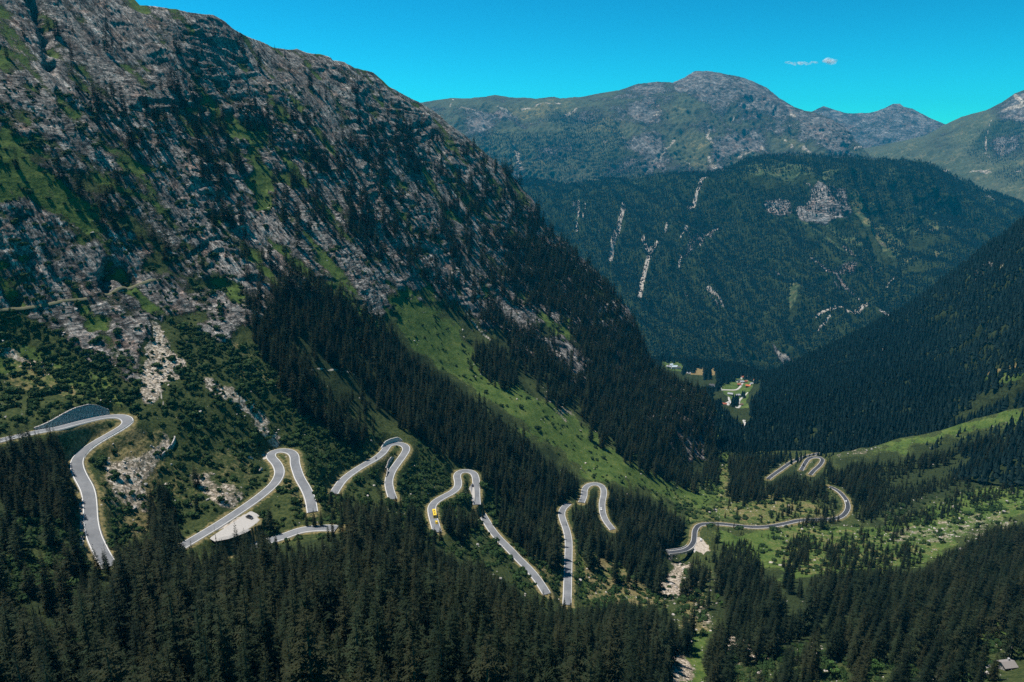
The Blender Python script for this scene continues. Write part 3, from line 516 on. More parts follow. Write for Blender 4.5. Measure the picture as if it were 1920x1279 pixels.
forest6 = paint(0, [(.9, [(1815,290),(1840,250),(1880,228),(1930,232),(1930,290),(1870,300)]), (.7, [(1870,320),(1930,310),(1930,335),(1880,335)]), (.6, [(1640,345),(1700,330),(1720,345)])], 1)
rock6 = paint(.25, [(.8, [(1850,210),(1879,193),(1920,170),(2100,95),(2100,220),(1920,240),(1880,235)]), (.7, [(1860,260),(1930,250),(1930,300),(1860,290)]), (.1, [(1620,300),(1800,300),(1930,340),(1930,430),(1620,400)])], 2)

def relief(S, k, a_big, a_mid, a_small, dirs=(.44, .9), stretch=3.5):
    X, Y, Z = S.P[..., 0], S.P[..., 1], S.P[..., 2]
    N = S.normals(); c = X * dirs[0] + Y * dirs[1] + fbm(X / (90 * k), Y / (90 * k), Z / (90 * k), 3) * 30 * k
    s = X * dirs[1] - Y * dirs[0]
    d = fbm(c / (80 * k), s / (80 * k * stretch), Z / (80 * k * stretch), 3, ridged=True) * a_big + fbm(X / (40 * k), Y / (40 * k), Z / (25 * k), 4, .55) * a_mid + fbm(X / (12 * k), Y / (12 * k), Z / (9 * k), 3, ridged=True) * a_small
    e = np.minimum(1, (np.arange(S.nrow)[::-1] / 26.))[:, None] * .85 + .15
    return N * (d * e)[..., None], X, Y, Z
def gaps(P, dirs, w_, L_, lo, hi):
    c = P[..., 0] * dirs[0] + P[..., 1] * dirs[1]; s_ = P[..., 0] * dirs[1] - P[..., 1] * dirs[0]
    return sstep(lo, hi, fbm(c / w_, s_ / L_, P[..., 2] / L_, 3, .55) + .35 * fbm(P[..., 0] / (w_ * 9), P[..., 1] / (w_ * 9), P[..., 2] / (w_ * 9), 2))
GAP3 = ((.95, .30), 34, 420, .34, .50); GAP2 = ((.7, .7), 22, 260, .46, .60)
def jit(S, k, a):
    X, Y, Z = S.P[..., 0], S.P[..., 1], S.P[..., 2]
    return S.px + fbm(X / k, Y / k, Z / k, 4) * a, S.py + fbm(X / k + 31, Y / k, Z / k, 4) * a
# valley slope
dv, X, Y, Z = relief(S2, 1.3, 26, 9, 2.5, (.5, .85))
vil = sample(blur(np.maximum(poly_mask(VILLAGE), poly_mask(VILLAGE2)), 2), S2.px, S2.py)
qx, qy = jit(S2, 60, 5); g2 = sample(grass2, qx, qy); d2 = sample(dry2, qx, qy); r2 = sample(rock2, qx, qy); b2 = sample(bare2, S2.px, S2.py); gp2 = gaps(S2.P, *GAP2); r2 = np.maximum(r2, gp2 * .9 * (S2.px > 1430))
S2.P = S2.P + dv * (1 - vil * .93)[..., None]
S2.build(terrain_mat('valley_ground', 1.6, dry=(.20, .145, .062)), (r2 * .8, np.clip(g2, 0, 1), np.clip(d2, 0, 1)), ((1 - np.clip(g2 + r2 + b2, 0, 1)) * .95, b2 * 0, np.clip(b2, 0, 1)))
# forested mountain
dv, X, Y, Z = relief(S3, 2.6, 88, 26, 8, (.94, .34)); qx, qy = jit(S3, 130, 7)
gp3 = gaps(S3.P, *GAP3) * (S3.py > 330)
g3 = sample(grass3, qx, qy); r3 = sample(rock3, qx, qy); b3 = sample(bare3, S3.px + (qx - S3.px) * .35, S3.py + (qy - S3.py) * .35)
b3 = np.maximum(b3, gp3 * np.clip(.35 + 1.2 * fbm(X / 60, Y / 60, Z / 60, 3), 0, 1) * .9); r3 = np.maximum(r3, gp3 * .8); S3.P = S3.P + dv
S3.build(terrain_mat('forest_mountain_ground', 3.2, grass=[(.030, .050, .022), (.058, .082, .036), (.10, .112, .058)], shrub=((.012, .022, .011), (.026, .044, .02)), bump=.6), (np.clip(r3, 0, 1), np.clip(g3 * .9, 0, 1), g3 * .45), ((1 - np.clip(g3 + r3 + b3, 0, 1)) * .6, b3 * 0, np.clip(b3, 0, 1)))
# rocky peak
dv, X, Y, Z = relief(S4, 4.5, 72, 42, 24, (.94, .34)); qx, qy = jit(S4, 220, 9)
r4 = np.clip(sample(rock4, qx, qy) + .75 * fbm(X / 420, Y / 420, Z / 260, 4), 0, 1); f4 = sample(forest4, qx, qy); c4 = sample(scree4, S4.px + (qx - S4.px) * .4, S4.py + (qy - S4.py) * .4)
S4.P = S4.P + dv
alp = dict(grass=[(.030, .042, .022), (.058, .070, .036), (.100, .102, .062)], shrub=((.036, .046, .026), (.078, .080, .050)), rock_cols=[(.035, .034, .034), (.10, .095, .09), (.175, .165, .152), (.29, .27, .245)])
S4.build(terrain_mat('peak_ground', 5.5, bump=.5, **alp), (np.clip(r4 + .05, 0, 1), np.clip(.60 - r4 * .5, 0, 1), (.34 + .4 * fbm(X / 500, Y / 500, Z / 300, 3))), (f4 * .5, c4, c4 * 0))
dv, X, Y, Z = relief(S5, 6, 90, 60, 20, (.8, .6)); S5.P = S5.P + dv; o5 = np.ones_like(S5.px)
S5.build(terrain_mat('distant_peak_ground', 8, bump=.5, **alp), (o5 * .62, o5 * .4, o5 * .3), (o5 * 0, o5 * .12, o5 * 0))
dv, X, Y, Z = relief(S6, 5, 70, 45, 15, (.9, .4)); qx, qy = jit(S6, 220, 9)
r6 = np.clip(sample(rock6, qx, qy) + .6 * fbm(X / 420, Y / 420, Z / 260, 4), 0, 1); f6 = sample(forest6, qx, qy); c6 = sample(scree6, S6.px + (qx - S6.px) * .4, S6.py + (qy - S6.py) * .4); S6.P = S6.P + dv
S6.build(terrain_mat('right_mountain_ground', 6, bump=.5, **alp), (r6, .62 - r6 * .5, .34 + 0 * r6), (f6 * .6, c6, c6 * 0))
log('far terrain built')

# ------------------------------------------------------------------ air
zmax = max(float(S.P[..., 2].max()) for S in (S1, S2, S3, S4, S5, S6))
if HAZE_DENSITY > 0:
    hz = MB(); hz.box(-7000, 9500, -400, 11600, -1500, zmax + 60)
    t = NT('haze_air'); pv = t.n('ShaderNodeVolumePrincipled'); pv.inputs['Color'].default_value = (*HAZE_COLOR, 1); pv.inputs['Density'].default_value = HAZE_DENSITY; pv.inputs['Anisotropy'].default_value = .2
    t.t.links.new(pv.outputs[0], t.out.inputs[1]); ho = hz.build('haze', t.m); ho['kind'] = 'stuff'
log('haze top', zmax, 'lowest', min(float(S.P[..., 2].min()) for S in (S1, S2, S3, S4, S5, S6)))

# ------------------------------------------------------------------ roads
def road_ribbon(name, W, offs, mat, up, thick=None, smooth=True):
    T = np.gradient(W[:, :2], axis=0); T /= np.linalg.norm(T, axis=1, keepdims=True); Rr = np.stack([T[:, 1], -T[:, 0]], 1)
    V = []; n = len(offs)
    for (o, z) in offs:
        q = W.copy(); q[:, :2] += Rr * o; q[:, 2] += z + up; V.append(q)
    V = np.stack(V, 1).reshape(-1, 3); m = len(W); ii = np.arange(m * n).reshape(m, n)
    f = np.stack([ii[:-1, :-1], ii[:-1, 1:], ii[1:, 1:], ii[1:, :-1]], -1).reshape(-1, 4)[:, ::-1]
    return V, f
def asphalt(name, a, b):
    t = NT(name); P = t.pos(); n = t.noise(P, .10, 6, .68); n2 = t.noise(P, 1.5, 4); nn = t.math('ADD', t.math('MULTIPLY', n, .75), t.math('MULTIPLY', n2, .25))
    t.bsdf(t.ramp(nn, [(.40, a), (.60, b)]), .85, .25); return t.m
M_ASPH = asphalt('worn_asphalt', (.115, .122, .132), (.175, .182, .192)); M_DARK = asphalt('new_asphalt', (.030, .034, .042), (.052, .056, .066))
M_LINE = simple_mat('white_line_paint', (.66, .66, .64), .6, .3, .08, 1.5); M_GRAV = simple_mat('pale_gravel', (.34, .325, .305), .95, .1, .28, 1.2)
M_CONC = simple_mat('concrete', (.42, .41, .39), .85, .2, .2, .8)
HW = 2.75
def merge(name, parts, mat, kind):
    V = []; Fs = []; b = 0
    for v, f in parts: V.append(v); Fs.append(f + b); b += len(v)
    o = mesh_np(name, np.concatenate(V), np.concatenate(Fs), mat, True); o['kind'] = kind; return o
for dk, mat, nm in ((0, M_ASPH, 'road'), (1, M_DARK, 'valley_road')):
    rs = [ROADW[r[0]] for r in ROADS if r[5] == dk]; HW = 2.35 if dk else 2.75
    merge(nm, [road_ribbon('', W, [(-HW, 0), (-1.2, .05), (0, .07), (1.2, .05), (HW, 0)], None, 0) for W in rs], mat, 'structure')
    LW = .17 if dk else .22
    merge(nm + '_edge_lines', [road_ribbon('', W, [(s * HW, 0), (s * (HW + LW), -.01)][::s], None, 0) for W in rs for s in (1, -1)], M_LINE, 'structure')
    merge(nm + '_shoulder', [road_ribbon('', W, [(s * (HW + LW), -.01), (s * (HW + .42), -.06), (s * (HW + .8), -.9)][::s], None, 0) for W in rs for s in (1, -1)], M_GRAV, 'structure')
def pullout(k, poly, dz=-.12):
    W = ROADW[k]; qx, qy, _ = project(W); q = np.concatenate([np.linspace(a_, b_, 5)[:-1] for a_, b_ in zip(np.array(poly, float), np.roll(np.array(poly, float), -1, 0))]); z = W[np.argmin(np.hypot(qx[None] - q[:, :1], (qy[None] - q[:, 1:]) * .4), 1), 2] + dz; d = rays(q[:, 0], q[:, 1]);
    for _ in range(10): z = .25 * np.roll(z, 1) + .5 * z + .25 * np.roll(z, -1)
    P = d * (z / d[:, 2])[:, None]; n = len(P); lo = P.copy(); lo[:, 2] -= .7; lo[:, :2] += (lo[:, :2] - P[:, :2].mean(0)) * .22
    ii = np.arange(n); j = (ii + 1) % n; o = mesh_np('gravel_pullout', np.concatenate([P, lo]), [np.stack([ii, n + ii, n + j, j], 1), ii[None]], M_GRAV, False); o['kind'] = 'structure'
pullout('B', [(402,1003),(420,991),(445,975),(466,961),(476,966),(485,975),(476,984),(458,995),(432,1004),(411,1008)]); pullout('J', [(1303,1004),(1312,1003),(1324,1014),(1335,1029),(1322,1040),(1306,1036),(1300,1022)]); pullout('F', [(891,901),(884,908),(880,914),(883,924),(890,934)])
HW = 2.75
def sheet_road(name, S, lines, width, mat, up=.5):
    parts = []
    for pts in lines:
        q = catmull(pts, 8); W = S.at(q[:, 0], q[:, 1])
        for _ in range(4): W[1:-1] = .25 * W[:-2] + .5 * W[1:-1] + .25 * W[2:]
        parts.append(road_ribbon('', W, [(-width / 2 - .8, -1.5), (-width / 2, 0), (width / 2, 0), (width / 2 + .8, -1.5)], None, up))
    merge(name, parts, mat, 'structure')
sheet_road('rock_path', S1, [[(-20,584),(30,580),(60,577),(110,570),(160,565)], [(192,556),(212,549),(230,542),(262,534),(288,528)]], 1.3, simple_mat('mossy_path', (.15, .14, .085), .95, .1, .25, .6), up=.9)
sheet_road('village_road', S2, [[(1345,734),(1353,732),(1366,732),(1380,732),(1387,728),(1392,721),(1400,717),(1409,712)], [(1363,749),(1366,756),(1369,762),(1378,767),(1384,768),(1388,763),(1385,756),(1389,750),(1396,748),(1404,746)], [(1338,764),(1350,765),(1360,764),(1369,761)], [(1352,770),(1360,768),(1366,764)], [(1388,778),(1398,777),(1405,776)],
    [(1447,781),(1441,785),(1444,791),(1443,797),(1437,802)], [(1396,803),(1398,809),(1400,816)], [(1518,794),(1525,794),(1533,794)], [(1520,797),(1524,800),(1526,803)]], 4.5, simple_mat('pale_lane', (.40, .38, .35), .9, .1, .15, .3), up=1.1)
log('roads done')

# ------------------------------------------------------------------ conifer meshes
def spruce(seed, n_lev=26, per=7, R=.165, bare=.07, ragged=.25, dead=False):
    r = np.random.default_rng(seed); V = []; Fc = []; b = 0
    def tri(p, q, s):
        nonlocal b
        V.extend([p, q, s]); Fc.append((b, b + 1, b + 2)); b += 3
    lev = np.linspace(bare, .985, n_lev)
    lean = r.normal(0, .006, 2)
    for li, h in enumerate(lev):
        k = max(4, int(per * (1 - .25 * h)) + r.integers(-1, 2)); a0 = r.uniform(0, 6.28)
        base = R * min(1, (1 - h) ** .82 * 1.0 + .012) * (1 if h > bare + .08 else .8)
        for i in range(k):
            if r.random() < (.05 if not dead else .35): continue
            a = a0 + 6.283 * (i + r.uniform(-.3, .3)) / k; L = base * r.uniform(1 - ragged * 1.3, 1 + ragged * .7)
            d = np.array([math.cos(a), math.sin(a), 0]); sd = np.array([-math.sin(a), math.cos(a), 0]); up = np.array([0, 0, 1.])
            hh = h + r.uniform(-.012, .012); c = np.array([lean[0] * h, lean[1] * h, hh])
            droop = .42 - .75 * h + r.uniform(-.1, .1); p0 = c; p1 = c + d * L * .5 - up * L * droop * .55; p2 = c + d * L - up * L * (droop * .75 + .0)
            wd = L * (.2 if not dead else .035)
            tri(p0 + sd * wd * .25, p1 + sd * wd * .5, p2); tri(p0 - sd * wd * .25, p2, p1 - sd * wd * .5)
            if dead: continue
            for j in range(4):                        # drooping side twigs
                tt = .22 + .22 * j; q = p0 + (p1 - p0) * min(1, tt * 2) if tt < .5 else p1 + (p2 - p1) * (tt - .5) * 2
                e = L * (.42 - .24 * tt) * r.uniform(.7, 1.25)
                for s in (-1, 1):
                    tip = q + sd * s * e + d * e * .55 - up * e * r.uniform(.15, .6)
                    tri(q - d * e * .22, q + d * e * .3, tip)
                if j < 3: tri(q - d * e * .35, q + d * e * .35, q - up * L * r.uniform(.16, .34) + d * e * .1)
    tri(np.array([-.006, 0, .96]), np.array([.006, 0, .96]), np.array([lean[0], lean[1], 1.01])); tri(np.array([0, -.006, .96]), np.array([0, .006, .96]), np.array([lean[0], lean[1], 1.01]))
    return np.array(V), np.array(Fc)
def trunk_mesh(r0=.0125, top=.9, n=7, seed=0):
    r = np.random.default_rng(seed); V = []; hs = [-.04, .02, .15, .4, .7, top]; rr = [1.5, 1.05, .9, .68, .38, .1]
    for h, q in zip(hs, rr):
        for k in range(n): V.append((r0 * q * math.cos(6.283 * k / n) + r.normal(0, .0006), r0 * q * math.sin(6.283 * k / n), h))
    f = [(i * n + k, i * n + (k + 1) % n, (i + 1) * n + (k + 1) % n, (i + 1) * n + k) for i in range(len(hs) - 1) for k in range(n)]
    return np.array(V), np.array(f)
def tier_tree(seed, tiers=3, n=5, R=.17):
    """small far tree: ragged stacked skirts"""
    r = np.random.default_rng(seed); V = []; Fc = []
    for t in range(tiers):
        z1 = [1.0, .80, .56, .36][t] if tiers > 1 else 1.0; z0 = z1 - ([.42, .45, .42, .3][t] if tiers > 1 else .95); rad = R * ([.42, .72, 1.0, 1.05][t] if tiers > 1 else 1)
        b = len(V); V.append((0, 0, z1))
        for k in range(n):
            a = 6.283 * (k + r.uniform(-.25, .25)) / n; q = rad * r.uniform(.7, 1.2); V.append((q * math.cos(a), q * math.sin(a), z0 + r.uniform(-.06, .06)))
        Fc += [(b, b + 1 + k, b + 1 + (k + 1) % n) for k in range(n)]
    return np.array(V), np.array(Fc)
M_SPRUCE = foliage_mat('spruce_needles', (.0055, .0095, .0055), (.013, .022, .0105), c2=(.025, .027, .0125))
M_BARK = simple_mat('spruce_bark', (.075, .058, .045), .9, .1, .35, 6)
M_DEADW = simple_mat('bleached_wood', (.27, .25, .235), .85, .15, .25, 4)
NVAR = 7
SPR = [mesh_np('crown', *spruce(100 + i, n_lev=[26, 30, 24, 28, 22, 30, 26][i], per=[7, 7, 8, 6, 7, 8, 6][i], R=[.175, .15, .205, .165, .22, .14, .19][i], ragged=[.25, .3, .2, .35, .3, .25, .4][i]), M_SPRUCE, False, link=False).data for i in range(NVAR)]
TRK = mesh_np('trunk', *trunk_mesh(), M_BARK, True, link=False).data
log('spruce tris', [len(m.polygons) for m in SPR])

# ------------------------------------------------------------------ where the trees stand (canopy outlines in photo pixels, trees per square metre)
def scatter(S, dens, n_try, H_of, spacing, rng, seen=None, jit_px=0, rows=None, expo=1.0, extra=None, tips=.04):
    """random spots on a sheet with even density per horizontal area, thinned by the canopy outline at mid height"""
    P = S.P; a = P[1:, 1:, :2] - P[:-1, :-1, :2]; b = P[1:, :-1, :2] - P[:-1, 1:, :2]; ar = np.abs(a[..., 0] * b[..., 1] - a[..., 1] * b[..., 0]) * .5
    dm = blur(dens, 3); ar = ar * (sample(np.maximum(dm, blur(dens, 6)), S.px[:-1, :-1], S.py[:-1, :-1]) > .004) ** 1
    cs = np.cumsum(ar.ravel()); k = np.searchsorted(cs, rng.random(n_try) * cs[-1]); j, i = np.divmod(k, ar.shape[1])
    u = rng.random(n_try)[:, None]; v = rng.random(n_try)[:, None]
    Q = (P[j, i] * (1 - u) + P[j, i + 1] * u) * (1 - v) + (P[j + 1, i] * (1 - u) + P[j + 1, i + 1] * u) * v
    H = H_of(Q, rng); M = Q.copy(); M[:, 2] += H * .45; px, py, D = project(M)
    pr = sample(dens, px + rng.normal(0, jit_px, n_try), py + rng.normal(0, jit_px, n_try)) * (extra(Q) if extra else 1)
    M[:, 2] += H * .43; tx_, ty_, _ = project(M); pt = sample(dens, tx_, ty_); M[:, 2] -= H * .76; tx_, ty_, _ = project(M); pb = sample(dens, tx_, ty_); pt = np.where(ty_ > 900, np.minimum(pt, pb + .15), pt); ok = (rng.random(n_try) < pr ** expo) & ((pt > .45 * np.minimum(pr, .9)) | (rng.random(n_try) < tips))
    if seen is not None: ok &= seen(Q, H)
    Q, H = Q[ok], H[ok]
    grid = {}; keep = []; sp = spacing(Q, H); pr = pr[ok]
    for n, (x, y, _) in enumerate(Q):
        s = sp[n]; c = 3.0; gx, gy = int(x // c), int(y // c); R_ = int(s // c) + 1; good = True
        for ax in range(gx - R_, gx + R_ + 1):
            for ay in range(gy - R_, gy + R_ + 1):
                for m in grid.get((ax, ay), ()):
                    if (Q[m, 0] - x) ** 2 + (Q[m, 1] - y) ** 2 < s * s: good = False; break
                if not good: break
            if not good: break
        if good: grid.setdefault((gx, gy), []).append(n); keep.append(n)
    return Q[keep], H[keep]
# visible road, kept clear of trees standing between it and the camera
clear = np.zeros((1279 + 400, 1920), bool)
def mark(W, rad):
    px, py, D = project(W)
    for x, y, d in zip(px, py, D):
        h = max(rad * F / d, 1.0); x0, x1 = int(x - h), int(x + h) + 1; y0, y1 = int(y - h * .6), int(y + h * .6) + 1
        if x1 > 0 and x0 < 1920: clear[max(y0, 0):max(y1, 0), max(x0, 0):x1] = True
for r in ROADS:
    W = ROADW[r[0]]; px, py, D = project(W); m = np.ones(len(W), bool)
    if r[0] == 'A': m = ((px > 150) | (py > 835)) & (py < 1035)
    if r[0] == 'B': m = (py < 1012)
    if r[0] == 'C': m = px > 520
    if r[0] == 'H': m = (py < 1120)
    if r[0] == 'J': m = (px < 1500) | (py < 966)
    if r[0] == 'F': m = (py < 985)
    mark(W[m], 3.6)
for (px, py), rad, k in LAYBYS:
    d = rays(px, py); W = ROADW[k]; qx, qy, _ = project(W); z = W[np.argmin(np.hypot(qx - px, qy - py)), 2]; mark((d * z / d[2])[None], rad)
def not_on_road(Q, H, wr=.15):
    ok = np.ones(len(Q), bool); rdv = None
    for f, wd in ((0, .12), (.12, .17), (.25, .15), (.4, .12), (.55, .09), (.7, .06), (.85, .03), (1, 0)):
        for s in (-1, 0, 1):
            M = Q.copy(); M[:, 2] += H * f; px, py, D = project(M); px = px + s * wd * H * F / D
            i = np.clip(px.astype(int), 0, 1919); j = np.clip(py.astype(int), 0, 1678); inside = (px >= 0) & (px < 1920) & (py >= 0)
            ok &= ~(clear[j, i] & inside)
    qx, qy, _ = project(Q); ok &= S1.grid(S1.rd, qx, qy) > 5.0
    return ok
DENSE = .055
W1 = [(1, [(-320,780),(-20,800),(60,790),(100,795),(128,830),(150,880),(152,960),(165,1030),(190,1060),(215,1020),(262,990),(300,1010),(350,1030),(380,1020),(430,1020),(520,1015),(600,1010),(612,960),(640,915),(680,930),(735,940),(790,1000),(840,1030),(900,1050),(960,1090),(1010,1125),(1060,1135),(1100,1130),(1150,1120),(1200,1125),(1226,1130),(1250,1140),(1278,1165),(1285,1190),(1258,1225),(1245,1330),(1245,1480),(-320,1480)]),
            (.55, [(-320,800),(0,830),(20,900),(0,1000),(-320,1000)]),
      (.10, [(0,960),(148,985),(156,1060),(140,1125),(60,1135),(0,1110)]), (0, [(150,1030),(165,1010),(195,1060),(190,1090),(175,1075)]),
      (.75, [(275,900),(300,880),(325,895),(330,960),(345,1010),(270,1000)]), (.35, [(345,905),(385,880),(385,960),(350,980)]), (.7, [(500,930),(560,920),(560,985),(500,990)]), (.8, [(430,975),(520,985),(500,1020),(430,1020)]),
      (.95, [(440,545),(500,500),(560,480),(640,520),(690,560),(735,590),(765,645),(860,715),(960,785),(1030,850),(1085,885),(1095,905),(1060,945),(1045,990),(1010,985),(960,950),(915,905),(880,870),(820,840),(790,800),(750,780),(690,740),(640,690),(560,650),(500,610)]),
      (.9, [(460,570),(520,620),(600,690),(690,745),(712,800),(680,815),(620,790),(580,770),(540,720),(480,640)]),
      (0, [(530,600),(600,650),(690,715),(745,780),(740,812),(700,812),(706,770),(640,710),(545,625)]), (.55, [(600,690),(640,700),(700,745),(700,790),(650,770)]),
      (.9, [(760,945),(800,940),(860,940),(900,960),(910,1000),(870,995),(800,975)]), (.8, [(940,930),(1050,1000),(1060,1050),(1050,1060),(990,1040),(930,985)]), (.9, [(960,960),(1050,985),(1055,1040),(1010,1020)]),
      (.95, [(1068,955),(1092,930),(1105,925),(1125,935),(1122,960),(1130,985),(1150,1000),(1140,905),(1180,900),(1280,960),(1285,985),(1260,1020),(1255,1040),(1235,1075),(1200,1085),(1140,1045),(1085,1020),(1072,1010)]),
      (.85, [(880,590),(940,610),(960,650),(1040,735),(1110,790),(1200,860),(1290,905),(1340,900),(1352,800),(1345,712),(1272,668),(1232,630),(1206,580),(1120,560),(1060,600),(980,600),(920,540)]),
      (.32, [(1000,700),(1040,690),(1110,760),(1160,830),(1130,820),(1060,760)]), (.25, [(1265,800),(1310,810),(1335,870),(1290,870)]), (.2, [(1000,560),(1060,590),(1110,680),(1080,690),(1020,620)]),
      (.55, [(560,330),(700,200),(840,240),(985,308),(1050,410),(1150,500),(1206,580),(1100,600),(960,560),(880,540),(820,500),(700,440),(600,420)]),
      (.72, [(960,420),(1050,440),(1170,535),(1100,600),(1000,560),(930,500)]), (.6, [(700,430),(820,470),(900,550),(880,600),(800,520),(700,470)]),
      (.40, [(380,230),(470,160),(600,200),(700,300),(620,420),(540,450),(480,360),(420,300)]), (.65, [(290,110),(370,130),(380,240),(420,330),(460,380),(500,450),(560,480),(500,520),(440,500),(400,400),(340,260),(300,170)]),
      (.6, [(240,180),(300,170),(340,250),(300,290),(250,270)]), (.45, [(130,130),(220,130),(250,220),(180,220)]), (.13, [(280,20),(560,100),(700,160),(700,220),(560,170),(420,110),(300,90)]), (.35, [(440,62),(475,70),(480,100),(430,90)]), (.18, [(640,120),(840,240),(960,340),(900,330),(780,240)]),
      (.16, [(0,180),(200,260),(330,400),(440,540),(380,560),(260,460),(120,330),(0,330)]), (.5, [(400,280),(440,350),(480,440),(450,500),(400,420)]), (.1, [(0,0),(250,20),(240,120),(0,120)]),
      (0, MEADOW_STRIP), (.75, [(880,620),(925,625),(965,650),(970,710),(935,715),(890,670)]), (0, [(500,300),(520,345),(510,420),(485,400),(482,330)]), (0, [(415,225),(500,240),(500,285),(440,270)]), (.03, [(740,300),(790,320),(790,420),(750,400)]),
      (.95, [(1338,1045),(1357,1014),(1400,1000),(1428,1030),(1430,1066),(1415,1072),(1385,1062),(1352,1066)]), (.69, [(1350,1085),(1372,1066),(1430,1078),(1446,1060),(1462,1090),(1472,1122),(1480,1145),(1540,1136),(1545,1155),(1530,1172),(1500,1168),(1450,1190),(1440,1203),(1410,1200),(1385,1182),(1368,1170),(1364,1122)]),
      (.85, [(1486,1003),(1522,996),(1526,1048),(1500,1056),(1482,1080),(1472,1084),(1470,1066)]), (.30, [(1530,1000),(1630,1005),(1640,1050),(1540,1062)]), (.8, [(1548,1020),(1566,1012),(1572,1050),(1550,1055)]), (.5, [(1492,1088),(1512,1070),(1548,1076),(1620,1062),(1660,1056),(1700,1050),(1745,1056),(1700,1080),(1620,1118),(1565,1108),(1530,1118),(1500,1112)]),
      (.69, [(1640,1120),(1700,1076),(1720,1240),(1705,1246),(1690,1212),(1600,1216),(1560,1206),(1520,1190),(1545,1165),(1590,1150)]), (.96, [(1690,1085),(1720,1062),(1790,1022),(1850,987),(1870,977),(2200,960),(2200,1130),(1920,1140),(1850,1150),(1812,1176),(1800,1216),(1765,1212),(1715,1240),(1700,1180)]), (.22, [(1535,1115),(1585,1120),(1575,1155),(1545,1150)]), (.3, [(1640,1010),(1740,1015),(1720,1045),(1650,1050)]),
      (.9, [(1332,1185),(1348,1140),(1364,1172),(1372,1200),(1366,1240),(1345,1330),(1328,1330),(1330,1240)]), (.8, [(1462,1225),(1492,1190),(1530,1230),(1520,1262),(1470,1262)]), (.13, [(1370,1250),(1700,1255),(1760,1240),(1780,1330),(1370,1330)]), (.7, [(1780,1195),(1830,1190),(1850,1240),(1840,1330),(1770,1330)]), (.5, [(1850,1215),(1872,1210),(1876,1240),(1858,1245)]), (.8, [(1900,1165),(1930,1150),(2200,1100),(2200,1220),(1905,1212)]), (.3, [(1300,1020),(1330,1040),(1330,1080),(1300,1085)]), (.08, [(1270,1070),(1335,1090),(1330,1180),(1280,1180)]),
      (.92, [(1552,876),(1600,868),(1680,850),(1760,838),(1840,814),(1930,794),(2200,720),(2200,850),(1930,890),(1850,880),(1750,925),(1680,950),(1620,975),(1585,925),(1555,895)]), (.04, [(1650,900),(1700,885),(1790,850),(1850,830),(1840,850),(1780,880),(1700,910)]),
      (.6, [(1640,985),(1700,960),(1780,925),(1930,880),(2200,850),(2200,880),(1930,915),(1800,950),(1700,985)]), (.92, [(1368,850),(1400,845),(1480,850),(1560,855),(1545,890),(1570,920),(1560,935),(1480,925),(1410,930),(1372,935),(1366,900)]), (0, [(1440,858),(1545,848),(1550,880),(1520,900),(1490,880),(1440,900)]), (.9, [(1450,895),(1500,885),(1560,895),(1545,925),(1470,920)]),
      (.4, [(1450,955),(1490,945),(1505,965),(1480,972),(1450,970)]), (.45, [(1545,945),(1575,950),(1570,965),(1500,978),(1490,970)]), (.02, [(1340,950),(1440,940),(1440,985),(1340,985)]), (.3, [(1340,985),(1352,985),(1352,1010),(1340,1010)]),
      (.2, [(1560,990),(1680,985),(1690,1000),(1560,1005)])]
wood1 = paint(.0, W1, 1)
clump = np.clip(.55 + 1.5 * fbm(_gx / 46, _gy / 60, _gx * 0, 3), .0, 1.35).astype(np.float32)
fine = np.clip(.5 + 2.6 * fbm(_gx / 15, _gy / 26, _gx * 0 + 6, 2), 0, 1.5).astype(np.float32); up = _gy < 640; clump = np.where(up, clump * fine * .8, clump); wood1 = np.where(wood1 > .7, wood1, wood1 * clump); wood1 = np.clip(wood1, 0, 1)
def h1(Q, rng):
    px, py, D = project(Q); h = rng.normal(20, 4.0, len(Q)); h = np.where(py > 1000, np.clip(rng.normal(24 + 6 * sstep(1080, 1260, py), 6.5, len(Q)), 9, 40), np.clip(h, 9, 29))
    slope = (Q[:, 2] > -200) & (py < 620); h = np.where(slope, np.clip(rng.normal(23.5, 5.5, len(Q)), 9, 36), h)
    small = (px > 1280) & (px < 1780) & (py > 940) & (py < 1090); h = np.where(small, np.clip(rng.normal(11, 4, len(Q)), 3.5, 18), h)
    young = (px > 1640) & (py > 880) & (py < 1000); h = np.where(young, np.clip(rng.normal(9, 2, len(Q)), 4, 13), h)
    return h * np.where(rng.random(len(Q)) < .28, rng.uniform(.4, .75, len(Q)), 1)
rg = np.random.default_rng(21)
T1, H1 = scatter(S1, wood1, 150000, h1, lambda Q, H: np.clip(H * .175, 1.6, 4.6) + np.where(Q[:, 1] > 500, .3, 0), rg, seen=not_on_road, jit_px=2)
